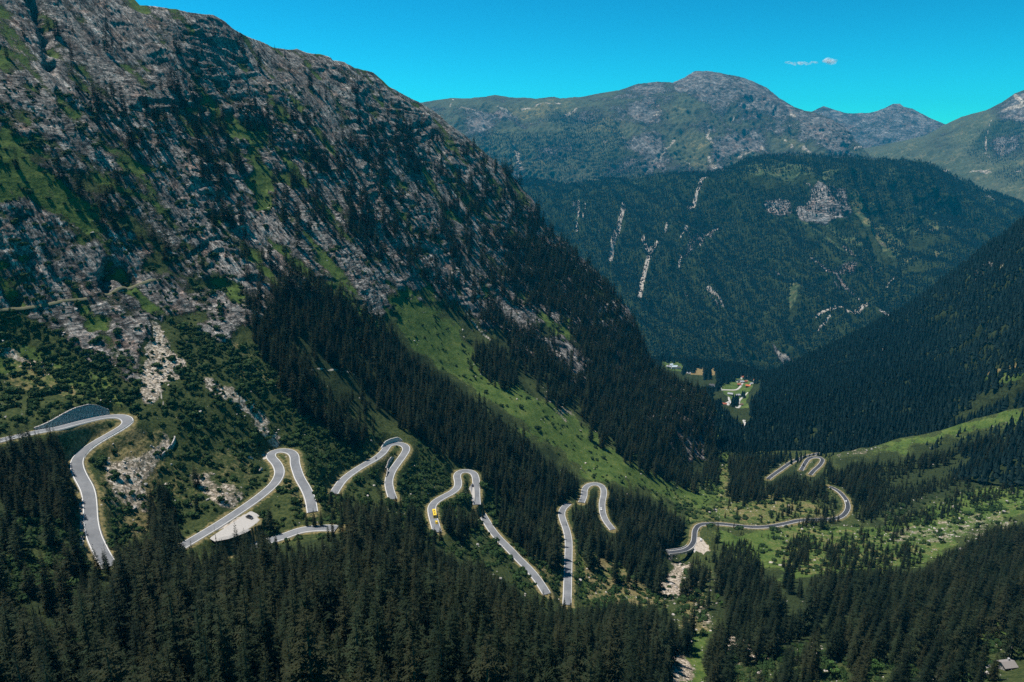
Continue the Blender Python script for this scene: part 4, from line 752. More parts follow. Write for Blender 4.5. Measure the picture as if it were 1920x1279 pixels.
COVER = [(185,1085,16),(205,1092,17),(226,1086,17),(200,1078,12),(345,1052,14),(362,1052,13),(330,1047,15),(590,986,12),(575,984,10),(602,986,13),(626,1016,14),(641,1011,16),(616,1013,10),(452,1054,9),(472,1048,10),(498,1037,7),(540,1030,8),(622,949,14),(640,942,9),(631,952,12),(731,957,11),(742,957,12),(751,951,11),(815,1017,12),(826,1016,13),(889,967,11),(898,968,12),(906,970,9),(1019,1137,14),(1032,1142,15),(1009,1131,12),(1057,1152,13),(1069,1154,14),(1073,961,9),(1079,956,11),(1089,957,10),(1098,954,9),(1148,1012,11),(1157,1010,12),(1139,1010,9),(1250,1048,10),(1244,1042,11),(1552,927,10),(1561,924,8),(1519,902,9),(1500,895,8),(1509,900,9),(1438,910,9),(1446,910,8),
 (1308,1085,17),(1318,1090,13),(1303,1092,12),(1345,1000,14),(1376,988,8),(1365,1000,6),(412,1056,13),(447,1046,23),(462,1048,18),(505,1046,13),(520,1040,14),(560,1026,9),(1290,1130,7),(1336,1125,6),(1318,1140,7),(1312,1160,8),(1300,1172,9),(1440,1010,7),(1428,1008,7),(1450,1012,8),(1393,1002,6),(1389,1003,6),(1505,985,12),(1512,984,14),(1522,984,13),(1530,985,15),(1539,985,14),(1548,984,15),(1556,982,14),(1564,980,14),(1571,978,11),(1498,986,9),(1545,960,11),(1556,957,12),(1566,955,10),(1535,962,9)]
CP = S1.at([c[0] for c in COVER], [c[1] for c in COVER]); T1 = np.concatenate([T1, CP]); H1 = np.concatenate([H1, [float(c[2]) for c in COVER]])
px, py, D = project(T1); print('TREES near', len(T1), 'in frame', ((px > 0) & (px < 1920) & (py < 1330)).sum())

def wood_object(name, P, H, meshes, rng, kind='stuff', trunk=None, wid=None, tilt=0.0):
    """one object for trees nobody would count: points that carry size and turn, drawn through geometry nodes"""
    n = len(P); o = mesh_np(name, P, [], None, attrs={'size': ('FLOAT', H), 'wide': ('FLOAT', H * (wid if wid is not None else rng.uniform(.7, 1.4, n))), 'turn': ('FLOAT', rng.uniform(0, 6.283, n)), 'pick': ('INT', rng.integers(0, len(meshes), n)), 'lean': ('FLOAT', rng.normal(0, .03, n))})
    g = bpy.data.node_groups.new(name, 'GeometryNodeTree'); g.interface.new_socket('Geometry', in_out='INPUT', socket_type='NodeSocketGeometry'); g.interface.new_socket('Geometry', in_out='OUTPUT', socket_type='NodeSocketGeometry')
    N = g.nodes; L = g.links; i_ = N.new('NodeGroupInput'); o_ = N.new('NodeGroupOutput')
    join = N.new('GeometryNodeJoinGeometry')
    for src in reversed(meshes):
        oi = N.new('GeometryNodeObjectInfo'); oi.inputs['Object'].default_value = src[0]; oi.transform_space = 'ORIGINAL'
        gi = N.new('GeometryNodeGeometryToInstance'); L.new(oi.outputs['Geometry'], gi.inputs[0]); L.new(gi.outputs[0], join.inputs[0])
    def na(nm, t):
        a = N.new('GeometryNodeInputNamedAttribute'); a.data_type = t; a.inputs[0].default_value = nm; return a.outputs[0]
    ip = N.new('GeometryNodeInstanceOnPoints'); ip.inputs['Pick Instance'].default_value = True
    rot = N.new('ShaderNodeCombineXYZ'); L.new(na('turn', 'FLOAT'), rot.inputs[2]); L.new(na('lean', 'FLOAT'), rot.inputs[0])
    sc = N.new('ShaderNodeCombineXYZ'); wv = na('wide', 'FLOAT'); L.new(wv, sc.inputs[0]); L.new(wv, sc.inputs[1]); L.new(na('size', 'FLOAT'), sc.inputs[2])
    m2p = N.new('GeometryNodeMeshToPoints'); L.new(i_.outputs[0], m2p.inputs[0]); L.new(m2p.outputs[0], ip.inputs['Points']); L.new(join.outputs[0], ip.inputs['Instance'])
    L.new(na('pick', 'INT'), ip.inputs['Instance Index']); L.new(rot.outputs[0], ip.inputs['Rotation']); L.new(sc.outputs[0], ip.inputs['Scale']); L.new(ip.outputs[0], o_.inputs[0])
    md = o.modifiers.new('plants', 'NODES'); md.node_group = g
    o['kind'] = kind; return o

# ------------------------------------------------------------------ single spruces: the 300 that show largest
px, py, D = project(T1); tipx, tipy, tipD = project(T1 + np.stack([0 * H1, 0 * H1, H1], 1))
inside = (px > 5) & (px < 1915) & (tipy > 5) & (tipy < 1240)
size = np.where(inside, H1 / D, 0); order = np.argsort(-size); single = order[:300]; rest = order[300:]
PARENTS = []
var1 = rg.integers(0, NVAR, len(T1)); turn1 = rg.uniform(0, 6.283, len(T1)); wid1 = rg.uniform(.72, 1.38, len(T1))
REG = [  # (test on tip pixel) -> where it stands
 (lambda x, y: x < 215 and y < 1010, 'in the clump left of the uppermost road bend', 'spruces left of the uppermost road bend'),
 (lambda x, y: x < 430 and y >= 900, 'in the wood at the lower left, below the uppermost road', 'spruces in the lower left wood'),
 (lambda x, y: 430 <= x < 640, 'in the wood below the lay-by of the second bend', 'spruces below the lay-by'),
 (lambda x, y: 640 <= x < 830, 'in the wood below the third bend', 'spruces below the third bend'),
 (lambda x, y: 830 <= x < 1040, 'in the wood below the long straight road', 'spruces below the straight road'),
 (lambda x, y: 1040 <= x < 1320, 'in the wood left of the stony stream bed', 'spruces left of the stream bed'),
 (lambda x, y: 1320 <= x < 1560, 'in the wood right of the stony stream bed', 'spruces right of the stream bed'),
 (lambda x, y: x >= 1560, 'in the wood at the lower right, uphill of the hut', 'spruces in the lower right wood'),
 (lambda x, y: True, 'on the hillside among the road bends', 'spruces among the road bends')]
recs = []
for n in single:
    x, y = tipx[n], tipy[n]
    for ri, (tst, where, grp) in enumerate(REG):
        if tst(x, y): break
    recs.append((n, ri, x, y))
special = {}
for ri in range(len(REG)):
    m = [r for r in recs if r[1] == ri]
    if len(m) < 6: continue
    for key, nm in ((lambda r: r[2], 'leftmost single'), (lambda r: -r[2], 'rightmost single'), (lambda r: r[3], 'highest standing'), (lambda r: -r[3], 'lowest standing'), (lambda r: -H1[r[0]] / tipD[r[0]], 'largest looking')):
        c = [r for r in sorted(m, key=key) if r[0] not in special][0]; special[c[0]] = nm
def size_word(h): return 'tall' if h > 22 else 'young' if h < 13 else 'mid-sized'
def shape_word(v): return ['dense', 'slender', 'broad', 'narrow', 'wide-skirted', 'thin spire-like', 'shaggy'][v]
for n, ri, x, y in recs:
    e = empty('spruce_tree', T1[n], turn1[n]); h = float(H1[n]); e.scale = (h * wid1[n], h * wid1[n], h)
    v = int(var1[n]); cr = bpy.data.objects.new('crown', SPR[v]); tr = bpy.data.objects.new('trunk', TRK)
    for o in (tr, cr): COL.objects.link(o); o.parent = e
    where = REG[ri][1]
    lab = f'{special[n]} dark spruce {where}' if n in special else f'{size_word(h)} {shape_word(v)} dark spruce {where}'
    tag(e, lab, 'spruce tree', REG[ri][2]); PARENTS.append(cr)
CROWN_SRC = []
for v in range(NVAR):
    c = [o for o in PARENTS if o.data == SPR[v]]; CROWN_SRC.append((c[0],))
o = wood_object('spruce_wood', T1[rest], H1[rest], CROWN_SRC, rg)
tag(o, 'dark spruce wood on the near slopes and around the road bends', 'wood')
log('near trees', len(rest))

# ------------------------------------------------------------------ far woods: every tree a small ragged cone in one mesh
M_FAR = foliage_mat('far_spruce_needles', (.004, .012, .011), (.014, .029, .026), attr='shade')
def far_wood(name, Q, H, rng, tiers, n, label, R=.19):
    var = [tier_tree(900 + i, tiers, n, R) for i in range(6)]; pick = rng.integers(0, 6, len(Q)); V = []; Fc = []; sh = []; b = 0
    for i, (v, f) in enumerate(var):
        q = np.where(pick == i)[0]; m = len(q)
        a = rng.uniform(0, 6.283, m); ca, sa = np.cos(a)[:, None], np.sin(a)[:, None]; h = H[q][:, None]; wv = rng.uniform(.8, 1.25, m)[:, None]
        x = (v[None, :, 0] * ca - v[None, :, 1] * sa) * h * wv; y = (v[None, :, 0] * sa + v[None, :, 1] * ca) * h * wv
        W = np.stack([x, y, v[None, :, 2] * h], -1) + Q[q][:, None]; V.append(W.reshape(-1, 3))
        Fc.append((f[None] + (np.arange(m) * len(v))[:, None, None]).reshape(-1, 3) + b); b += m * len(v); sh.append(np.repeat(np.clip(.55 * rng.random(m) + .45 * (.5 + 1.1 * fbm(Q[q, 0] / 160, Q[q, 1] / 160, Q[q, 2] / 160, 3)), 0, 1), len(v)))
    o = mesh_np(name, np.concatenate(V), np.concatenate(Fc), M_FAR, False, attrs={'shade': ('FLOAT', np.concatenate(sh))}); tag(o, label, 'wood', kind='stuff'); return o
rg = np.random.default_rng(5)
def drop(p, d): return [(x, y + d) for x, y in p]
d2m = paint(.97, [(0, VILLAGE), (0, VILLAGE2), (0, drop(VILLAGE, 7)), (0, drop(VILLAGE2, 7)), (0, drop(VILLAGE2, 3)), (0, drop(VILLAGE2, 12)), (0, drop(VILLAGE, 11)), (0, [(x + 6, y + 4) for x, y in VILLAGE2]), (.08, [(1341,768),(1362,770),(1352,800),(1354,830),(1346,875),(1336,875),(1340,820)]), (.03, [(1775,778),(1830,736),(1890,710),(1930,690),(2180,590),(2180,650),(1930,724),(1860,752),(1800,780)]), (.7, [(1800,480),(1890,440),(1920,420),(1920,520),(1870,560),(1820,540)])], 0)
lanes2 = np.maximum(bare2, np.zeros((RH, RW), np.float32))
for pts, wd in [([(1345,734),(1380,732),(1392,721),(1410,711)], 3), ([(1447,781),(1441,785),(1444,791),(1443,797),(1437,802)], 4), ([(1396,803),(1398,809),(1400,818)], 4), ([(1515,795),(1525,795),(1533,795),(1524,803)], 4), ([(1452,740),(1456,728)], 2)]: lanes2 = np.maximum(np.maximum(lanes2, line_mask(pts, wd)), line_mask(drop(pts, 5), wd + 1))
d2m = d2m * (1 - np.clip(lanes2 * 1.2, 0, 1)) * (1 - .9 * np.clip(paint(0, [(1, [(1540,745),(1560,725),(1562,735),(1545,755)]), (1, [(1460,762),(1480,755),(1482,760),(1462,766)])], 0), 0, 1))
d2m = np.maximum(d2m, paint(0, [(.9, [(1322,690),(1330,690),(1331,703),(1322,703)]), (.9, [(1342,692),(1350,690),(1352,712),(1344,712)]), (.8, [(1375,742),(1382,740),(1384,758),(1372,756)]), (.7, [(1392,733),(1396,733),(1396,738),(1391,738)]), (.8, [(1280,690),(1292,688),(1292,695),(1280,695)]), (.8, [(1298,685),(1303,685),(1303,692),(1298,692)])], 0))
T2, H2 = scatter(S2, d2m, 120000, lambda Q, r: np.clip(r.normal(18, 4, len(Q)), 8, 27), lambda Q, H: H * .22, rg, jit_px=.4, extra=lambda Q: (1 - .85 * gaps(Q, *GAP2) * (Q[:, 0] > 500)) * np.clip(.82 + .9 * fbm(Q[:, 0] / 70, Q[:, 1] / 70, Q[:, 2] / 70, 3), .3, 1))
far_wood('valley_wood', T2, H2, rg, 4, 7, 'dark spruce wood filling the narrow valley and its right slope')
bare = np.clip(bare3 + grass3 + rock3 * .8, 0, 1)
cl3 = np.clip(.93 + .5 * fbm(_gx / 30, _gy / 40, _gx * 0 + 3, 3), .45, 1).astype(np.float32)
d3m = cl3 * (1 - np.clip(bare * 1.25, 0, 1)); d3m = np.maximum(d3m, .10 * rock3)
T3, H3 = scatter(S3, d3m, 190000, lambda Q, r: np.clip(r.normal(20, 4, len(Q)), 9, 30), lambda Q, H: H * .24, rg, jit_px=.6, extra=lambda Q: (1 - .92 * gaps(Q, *GAP3)) * np.clip(.85 + .8 * fbm(Q[:, 0] / 90, Q[:, 1] / 90, Q[:, 2] / 90, 3), .35, 1))
far_wood('mountain_wood', T3, H3, rg, 2, 6, 'blue-green spruce wood covering the mountain across the valley', .2)
T4, H4 = scatter(S4, forest4, 60000, lambda Q, r: np.clip(r.normal(19, 4, len(Q)), 8, 28), lambda Q, H: H * .4, rg, jit_px=1)
T6, H6 = scatter(S6, forest6, 40000, lambda Q, r: np.clip(r.normal(17, 4, len(Q)), 8, 26), lambda Q, H: H * .5, rg, jit_px=1)
far_wood('high_wood', np.concatenate([T4, T6]), np.concatenate([H4, H6]), rg, 2, 5, 'patches of dark trees high under the far peaks', .24)
log('woods', len(T2), len(T3), len(T4), len(T6))

# ------------------------------------------------------------------ broadleaf trees, dead trees, shrubs, rocks
def leaf_ball(seed, n=220, flat=.75, leaf=.17, lobes=5):
    """a loose dome of leaf-sized faces, radius about 1"""
    r = np.random.default_rng(seed); V = []; Fc = []; cs = [(np.array([r.uniform(-.5, .5), r.uniform(-.5, .5), r.uniform(.25, .6)]), r.uniform(.38, .6)) for _ in range(lobes)]
    for i in range(n):
        c, R = cs[r.integers(lobes)]; d = r.normal(size=3); d /= np.linalg.norm(d); d[2] = abs(d[2]) * (1 if r.random() < .8 else -1)
        p = c + d * R * r.uniform(.7, 1.05); p[2] = max(p[2] * flat * 1.2, .03); u = np.cross(d, r.normal(size=3)); u /= np.linalg.norm(u); v = np.cross(d, u) * .7 + d * r.uniform(-.4, .4); s = leaf * r.uniform(.6, 1.4)
        b = len(V); V += [p - u * s, p + v * s, p + u * s, p - v * s]; Fc.append((b, b + 1, b + 2, b + 3))
    return np.array(V), np.array(Fc)
M_SHRUB = foliage_mat('shrub_leaves', (.012, .030, .010), (.040, .072, .022)); M_BROAD = foliage_mat('broad_leaves', (.025, .062, .015), (.060, .115, .030))
BUSH = [mesh_np('foliage', *leaf_ball(40 + i, 190, [.8, .6, 1.0, .7][i], .2, [4, 6, 5, 7][i]), M_SHRUB, False, link=False).data for i in range(4)]
bush_d = paint(0, [(.55, [(-320,600),(250,640),(480,640),(640,780),(760,860),(1000,960),(1260,1110),(1240,1160),(1050,1130),(900,1060),(700,960),(500,1030),(200,1050),(100,800),(-320,780)]), (1, [(-320,560),(20,585),(100,612),(190,680),(255,735),(250,765),(190,765),(100,715),(40,660),(-320,620)]), (1, [(330,595),(370,600),(430,650),(520,690),(580,740),(650,800),(690,840),(640,890),(610,940),(570,850),(540,790),(480,740),(400,700),(345,740),(332,660)]),
    (.85, [(320,740),(400,760),(500,840),(480,860),(400,800),(340,800)]), (.25, [(380,860),(490,850),(490,890),(400,950),(350,930)]), (.9, [(200,890),(260,1000),(190,1010)]), (.25, [(195,810),(300,800),(300,880),(200,880)]), (1, [(745,870),(770,840),(850,880),(845,910),(790,950),(800,990),(750,960),(740,900)]), (1, [(822,950),(860,920),(885,915),(888,950),(830,965)]), (.9, [(900,890),(1000,970),(1050,1060),(950,1000),(905,950)]),
    (.7, [(930,985),(1050,1060),(1050,1110),(1000,1065)]), (.5, [(560,870),(590,960),(520,960),(480,950),(530,900)]), (.9, [(590,860),(640,870),(630,900),(600,950),(575,900)]), (.45, [(760,760),(840,850),(900,870),(860,870),(770,820)]), (.16, [(1000,760),(1110,800),(1280,905),(1200,910),(1100,890),(1050,840)]), (.08, MEADOW_STRIP), (.35, [(1200,890),(1340,930),(1340,990),(1290,985),(1230,940)]), (.12, [(1340,940),(1560,920),(1580,975),(1340,985)]),
    (.18, [(1440,985),(1780,990),(1740,1050),(1500,1080),(1420,1040)]), (.35, [(1640,960),(1930,900),(1930,960),(1700,1010)]), (.8, [(1340,1210),(1850,1230),(1880,1330),(1340,1330)]), (.5, [(1800,1150),(1930,1140),(1930,1230),(1830,1220)]), (.5, [(1270,1060),(1330,1075),(1330,1200),(1270,1150)]), (.6, [(1340,820),(1365,850),(1350,930),(1310,930)]), (1, [(-60,940),(150,975),(160,1060),(140,1130),(-60,1130)])], 2)
bush_d = np.maximum(bush_d, paint(0, [(.22, [(-200,100),(300,200),(450,420),(460,600),(280,620),(-200,580)]), (.10, [(300,100),(700,200),(1100,520),(1200,700),(900,560),(500,470)]), (0, [(398,1000),(480,960),(490,985),(420,1012)])], 2)); bush_d *= 1 - np.clip(blur(paint(0, [(1, [(390,1012),(440,966),(482,952),(496,975),(472,1002),(415,1020)]), (1, [(1296,1000),(1318,998),(1342,1030),(1318,1046),(1296,1030)]), (1, [(880,898),(896,898),(896,940),(878,920)])], 0), 1) * 1.6, 0, 1)
bc = np.clip(.5 + 2.0 * fbm(_gx / 24, _gy / 20, _gx * 0 + 9, 3), 0.05, 1.3).astype(np.float32); bush_d = np.clip(bush_d * np.where(bush_d > .8, 1, bc), 0, 1)
rg = np.random.default_rng(77)
def keep_off(Q):
    qx, qy, _ = project(Q); return (S1.grid(S1.rd, qx, qy) > 6.0) * (1 - .5 * np.clip(S1.grid(m_scree, qx, qy), 0, 1))
TB, HB = scatter(S1, bush_d, 120000, lambda Q, r: np.clip(r.lognormal(.52, .42, len(Q)), .6, 4.0), lambda Q, H: H * .62, rg, extra=keep_off, tips=1)
_, by, bD = project(TB); bx = project(TB)[0]; bsz = np.where((bx > 5) & (bx < 1915) & (by < 1270) & (by > 560), HB / bD, 0); bo = np.argsort(-bsz); bl = bo[:110]; br = bo[110:]
def where_on(x, y):
    best = min(((239, 787, 'the uppermost road bend'), (530, 850, 'the second road bend'), (745, 832, 'the third road bend'), (870, 885, 'the fourth road bend'), (1115, 910, 'the fifth road bend'), (970, 1050, 'the long straight road'), (1265, 1100, 'the stony stream bed'), (1887, 1245, 'the hut at the lower right'), (450, 985, 'the gravel lay-by'), (300, 660, 'the pale scree chute'), (1300, 1010, 'the bridge'), (1440, 960, 'the yellow valley meadow')), key=lambda q: (q[0] - x) ** 2 + (q[1] - y) ** 2)
    side = ('left' if x < best[0] else 'right') if abs(x - best[0]) > abs(y - best[1]) else ('above' if y < best[1] else 'below')
    return (f'{side} of ' if side in ('left', 'right') else f'{side} ') + best[2], best[2]
shrub_src = {}
for i, n in enumerate(bl):
    s = float(HB[n]); v = int(rg.integers(0, 4)); e = empty('green_shrub', TB[n] - np.array([0, 0, .1 * s]), rg.uniform(0, 6.28)); e.scale = (s, s, s * rg.uniform(.85, 1.25))
    f = bpy.data.objects.new('foliage', BUSH[v]); COL.objects.link(f); f.parent = e; shrub_src.setdefault(v, f)
    wh, grp = where_on(bx[n], by[n]); tag(e, f"{'big' if s > 2.6 else 'rounded'} {['domed', 'low spreading', 'upright', 'ragged'][v]} green shrub {wh}", 'shrub', 'shrubs near ' + grp)
o = wood_object('shrub_cover', TB[br] - np.array([0, 0, .1]), HB[br], [(shrub_src[k],) for k in sorted(shrub_src)], rg); tag(o, 'low green shrubs spread over the near slopes', 'shrubs')
log('shrubs', len(TB))

def rock_mesh(seed):
    import bmesh
    bm = bmesh.new(); bmesh.ops.create_icosphere(bm, subdivisions=3, radius=1); r = np.random.default_rng(seed); P = np.array([v.co[:] for v in bm.verts])
    for _ in range(9):
        d = r.normal(size=3); d /= np.linalg.norm(d); h = r.uniform(.45, .8); q = P @ d; P -= np.maximum(q - h, 0)[:, None] * d
    P *= (1 + .10 * fbm(P[:, 0] * 2 + seed, P[:, 1] * 2, P[:, 2] * 2, 3))[:, None]; P *= r.uniform(.7, 1.2, 3) * np.array([1, 1, .75]); f = np.array([[v.index for v in q.verts] for q in bm.faces]); bm.free(); return P, f
t = NT('boulder_stone'); n1 = t.noise(t.pos(), 1.1, 6, .65); t.bsdf(t.mix(t.math('MULTIPLY', t.n('ShaderNodeObjectInfo').outputs['Random'], .5), t.ramp(n1, [(.35, (.15, .14, .13)), (.65, (.46, .44, .41))]), (.50, .42, .36)), .95, .1, t.bump(n1, .3)); M_ROCK = t.m
ROCK = [mesh_np('stone', *rock_mesh(60 + i), M_ROCK, False, link=False).data for i in range(4)]
rock_d = np.maximum(scree * .9, paint(.012, [(.06, [(-100,600),(300,640),(480,640),(760,860),(1240,1150),(1050,1130),(500,1030),(200,1050),(-100,780)]), (.03, MEADOW_STRIP), (.09, [(1340,930),(1560,920),(1580,975),(1340,985)]), (.10, [(1430,985),(1920,900),(1920,970),(1740,1050),(1500,1080)]), (.2, [(1080,1000),(1200,1080),(1240,1150),(1090,1130)]), (.3, [(1265,1040),(1335,1070),(1330,1330),(1255,1330)]), (.15, [(1340,1200),(1900,1200),(1900,1300),(1340,1300)])], 1))
TR, HR = scatter(S1, rock_d, 90000, lambda Q, r: np.clip(r.lognormal(-.65, .55, len(Q)), .22, 2.2), lambda Q, H: H * .9, rg, extra=lambda Q: S1.grid(S1.rd, *project(Q)[:2]) > 4.2, tips=1)
rx, ry, rD = project(TR); rsz = np.where((rx > 5) & (rx < 1915) & (ry < 1270) & (ry > 600), HR / rD, 0); ro = np.argsort(-rsz); rl = ro[:70]; rr = ro[70:]
# named single rocks of the photograph
BIG = [((1341, 958), 5.0, 'biggest grey boulder at the edge of the yellow valley meadow'), ((1331, 962), 3.0, 'lower grey boulder leaning left of the biggest boulder'), ((1259, 1096), 2.6, 'white boulder in the middle of the stony stream bed'), ((1268, 1104), 2.0, 'pale boulder right of the white stream boulder'), ((1251, 1108), 1.8, 'pale boulder left of the white stream boulder'), ((1297, 1108), 2.6, 'pinkish boulder right of the stream bed'),
       ((1528, 1226), 2.6, 'grey boulder standing alone among the bottom shrubs'), ((1430, 1185), 3.4, 'tall pale slab of rock in the dark wood by the stream'), ((1383, 1215), 3.2, 'rough pink-grey outcrop rock in the dark wood by the stream'), ((1434, 1212), 2.8, 'low outcrop rock beneath the tall pale slab'), ((1897, 1218), 2.2, 'grey rock just above the hut'), ((8, 642), 2.6, 'long pale boulder at the left edge above the scree streak'), ((22, 660), 1.4, 'small white boulder in the scree streak at the left edge'), ((777, 640), 2.0, 'white rock on the left edge of the bright meadow strip'), ((1098, 868), 1.8, 'pale rock lying on the lower meadow strip'), ((115, 1026), 1.8, 'grey rock in the clearing at the lower left'), ((130, 1028), 1.4, 'smaller grey rock right of the clearing rock')]
rock_src = {}
def add_rock(P, s, lab, grp, v, rz):
    e = empty('boulder', P, rz); e.scale = (s, s, s * .9); o = bpy.data.objects.new('stone', ROCK[v]); COL.objects.link(o); o.parent = e; rock_src.setdefault(v, o); tag(e, lab, 'boulder', grp)
for i, ((x, y), s, lab) in enumerate(BIG):
    p = S1.at(x, y); add_rock(p + np.array([0, 0, s * .15]), s * .75, lab, None, i % 4, i * 1.7)
for n in rl:
    wh, grp = where_on(rx[n], ry[n]); v = int(rg.integers(0, 4)); add_rock(TR[n], float(HR[n]), f"{'large' if HR[n] > 1.4 else 'small'} {['blocky', 'flat-topped', 'angular', 'rounded'][v]} pale rock {wh}", 'pale rocks near ' + grp, v, rg.uniform(0, 6.28))
o = wood_object('scree_stones', TR[rr], HR[rr] * .95, [(rock_src[k],) for k in sorted(rock_src)], rg); tag(o, 'loose pale stones strewn over the scree and meadows', 'stones')
log('rocks', len(TR))

DEADV = [mesh_np('branches', *spruce(300 + i, 20, 6, .13, .18, .4, True), M_DEADW, False, link=False).data for i in range(2)]
DTRK = mesh_np('trunk', *trunk_mesh(.013, .98, 7, 3), M_DEADW, True, link=False).data
def on_ground(S, x, y): return S.at(x, y)
for i, (x, y, h, lab, bare_) in enumerate([(858, 1108, 20, 'bleached dead spruce standing in the wood below the straight road', 0), (891, 1225, 17, 'thin grey dead spruce near the bottom of the wood', 0), (1725, 1250, 12, 'pale bare trunk standing at the lower right wood edge', 1), (1230, 1290, 15, 'grey dead spruce at the bottom left of the stream bed', 0), (408, 1032, 15, 'ragged half-dead spruce beside the gravel lay-by', 0), (1180, 1262, 13, 'slim bleached dead spruce among dark ones near the stream', 0), (1729, 1249, 4, 'short pale stump beside the bare trunk', 1)]):
    e = empty('dead_tree', on_ground(S1, x, y), i * 1.3); e.scale = (h * (1.6 if bare_ else 1), h * (1.6 if bare_ else 1), h); tr = bpy.data.objects.new('trunk', DTRK); COL.objects.link(tr); tr.parent = e
    if not bare_: b = bpy.data.objects.new('branches', DEADV[i % 2]); COL.objects.link(b); b.parent = e
    tag(e, lab, 'dead tree')
def broad_crown(seed):
    r = np.random.default_rng(seed); Vs = []; Fs = []; b = 0
    for k in range(9):
        v, f = leaf_ball(seed * 10 + k, 120, .9, .22, 3); s = r.uniform(.16, .26); c = np.array([r.uniform(-.22, .22), r.uniform(-.22, .22), r.uniform(.3, .82)]); Vs.append(v * s + c); Fs.append(f + b); b += len(v)
    return np.concatenate(Vs), np.concatenate(Fs)
BTR = mesh_np('trunk', *trunk_mesh(.022, .7, 8, 9), M_BARK, True, link=False).data
for i, (x, y, h, lab) in enumerate([(112, 1275, 13, 'light green leafy tree at the lower left among dark spruces'), (88, 1262, 10, 'smaller leafy tree left of the light green tree'), (150, 1300, 9, 'leafy tree at the bottom edge, lower left corner'), (262, 1300, 7, 'bright yellow-green bush-like tree cut by the bottom edge'), (1345, 1128, 6, 'bright leafy tree right of the stony stream bed'), (1352, 1140, 5, 'low bright leafy tree against the dark wood by the stream'), (1365, 1272, 9, 'leafy tree at the bottom edge right of the stream'), (1640, 1265, 8, 'leafy tree at the bottom edge left of the bare trunk'), (1560, 1270, 8, 'rust-tinged leafy tree at the bottom edge below the boulder')]):
    e = empty('broadleaf_tree', on_ground(S1, x, y), i); e.scale = (h, h, h); mesh_np('crown', *broad_crown(5 + i), M_BROAD, False, parent=e); tr = bpy.data.objects.new('trunk', BTR); COL.objects.link(tr); tr.parent = e; tag(e, lab, 'broadleaf tree')

# ------------------------------------------------------------------ walls, guard rails, bridge
t = NT('dry_stone'); P = t.pos(); sq = t.mapping(P, (0, 0, 0), (1, 1, 1.5)); vv = t.sep(t.voro(sq, 1.3, 'F1', 1))[0]; gap = t.math('LESS_THAN', t.voro(sq, 1.3, 'DISTANCE_TO_EDGE'), .07)
t.bsdf(t.mix(gap, t.ramp(vv, [(0, (.24, .23, .22)), (.6, (.42, .40, .38)), (1, (.56, .51, .47))]), (.05, .048, .045)), .95, .1, t.bump(vv, .2)); M_STONE = t.m
def near_road(k, x, y):
    W = ROADW[k]; qx, qy, _ = project(W); return int(np.argmin(np.hypot(qx - x, qy - y)))
def edge(k, off):
    W = ROADW[k]; T = np.gradient(W[:, :2], axis=0); T /= np.linalg.norm(T, axis=1, keepdims=True); q = W.copy(); q[:, :2] += np.stack([T[:, 1], -T[:, 0]], 1) * off; return q
def wall(name, base, h, lab, mat, thick=.7, lean=.25, group=None, away=None):
    """a real wall: front, top and back faces along a base line"""
    base = np.asarray(base, float); h = np.asarray(h, float); T = np.gradient(base[:, :2], axis=0); T /= np.linalg.norm(T, axis=1, keepdims=True); nrm = np.stack([T[:, 1], -T[:, 0]], 1)
    if away is not None: nrm *= np.sign((nrm * away).sum(1))[:, None]
    def off(d, z): q = base.copy(); q[:, :2] += nrm * np.asarray(d)[..., None] if np.ndim(d) else nrm * d; q[:, 2] += z; return q
    rings = [off(0, -1.2), off(lean * h, h), off(lean * h + thick, h), off(lean * h + thick, -1.2 + 0 * h)]; V = np.stack(rings, 1).reshape(-1, 3); m = len(base); ii = np.arange(m * 4).reshape(m, 4); f = np.concatenate([np.stack([ii[:-1, a], ii[1:, a], ii[1:, (a + 1) % 4], ii[:-1, (a + 1) % 4]], -1) for a in range(4)] + [ii[[0]], ii[[-1]][:, ::-1]])
    o = mesh_np(name, V, f, mat, False); tag(o, lab, 'wall', group); return o
q = edge('A', -HW - 1.4); q2 = edge('A', HW + 1.4); i0, i1 = near_road('A', 74, 809), near_road('A', 212, 781)
if q2[(i0 + i1) // 2][1] > q[(i0 + i1) // 2][1]: q = q2
sel = q[i0:i1:3]; wx = project(sel)[0]
wall('stone_wall', sel, np.interp(wx, [72, 92, 120, 150, 176, 195, 214], [1.2, 2.6, 5.0, 7.2, 7.6, 5.4, 1.2]), 'tall rough stone retaining wall behind the uppermost road bend', M_STONE, 1.0, .30, away=np.array([0, 1.]))
def px_wall(name, pts, h, lab, mat, **kw):
    c = catmull(pts, 8); b = S1.at(c[:, 0], c[:, 1]); hh = np.interp(np.arange(len(b)), np.linspace(0, len(b) - 1, len(h)), h); return wall(name, b, hh, lab, mat, away=np.array([0, 1.]), **kw)
px_wall('stone_wall', [(716,836),(724,830),(734,826),(746,824),(754,826)], [.8, 3.6, 4.2, 4.0, 1.0], 'grey retaining wall wrapped round the third road bend', M_CONC, lean=.12)
px_wall('stone_wall', [(722,889),(724,878),(729,868),(735,860),(739,856)], [1.0, 3.0, 3.4, 3.0, 1.0], 'dark stone retaining wall inside the third road bend', M_STONE, lean=.15)
px_wall('stone_wall', [(304,858),(313,850),(321,840),(327,826),(327,820)], [1.6, 2.2, 2.4, 2.2, 1.2], 'low curved stone wall on the hillside right of the uppermost bend', M_STONE, lean=.05)
M_STEEL = simple_mat('galvanised_steel', (.42, .46, .50), .45, .5, .08, 3, .6)
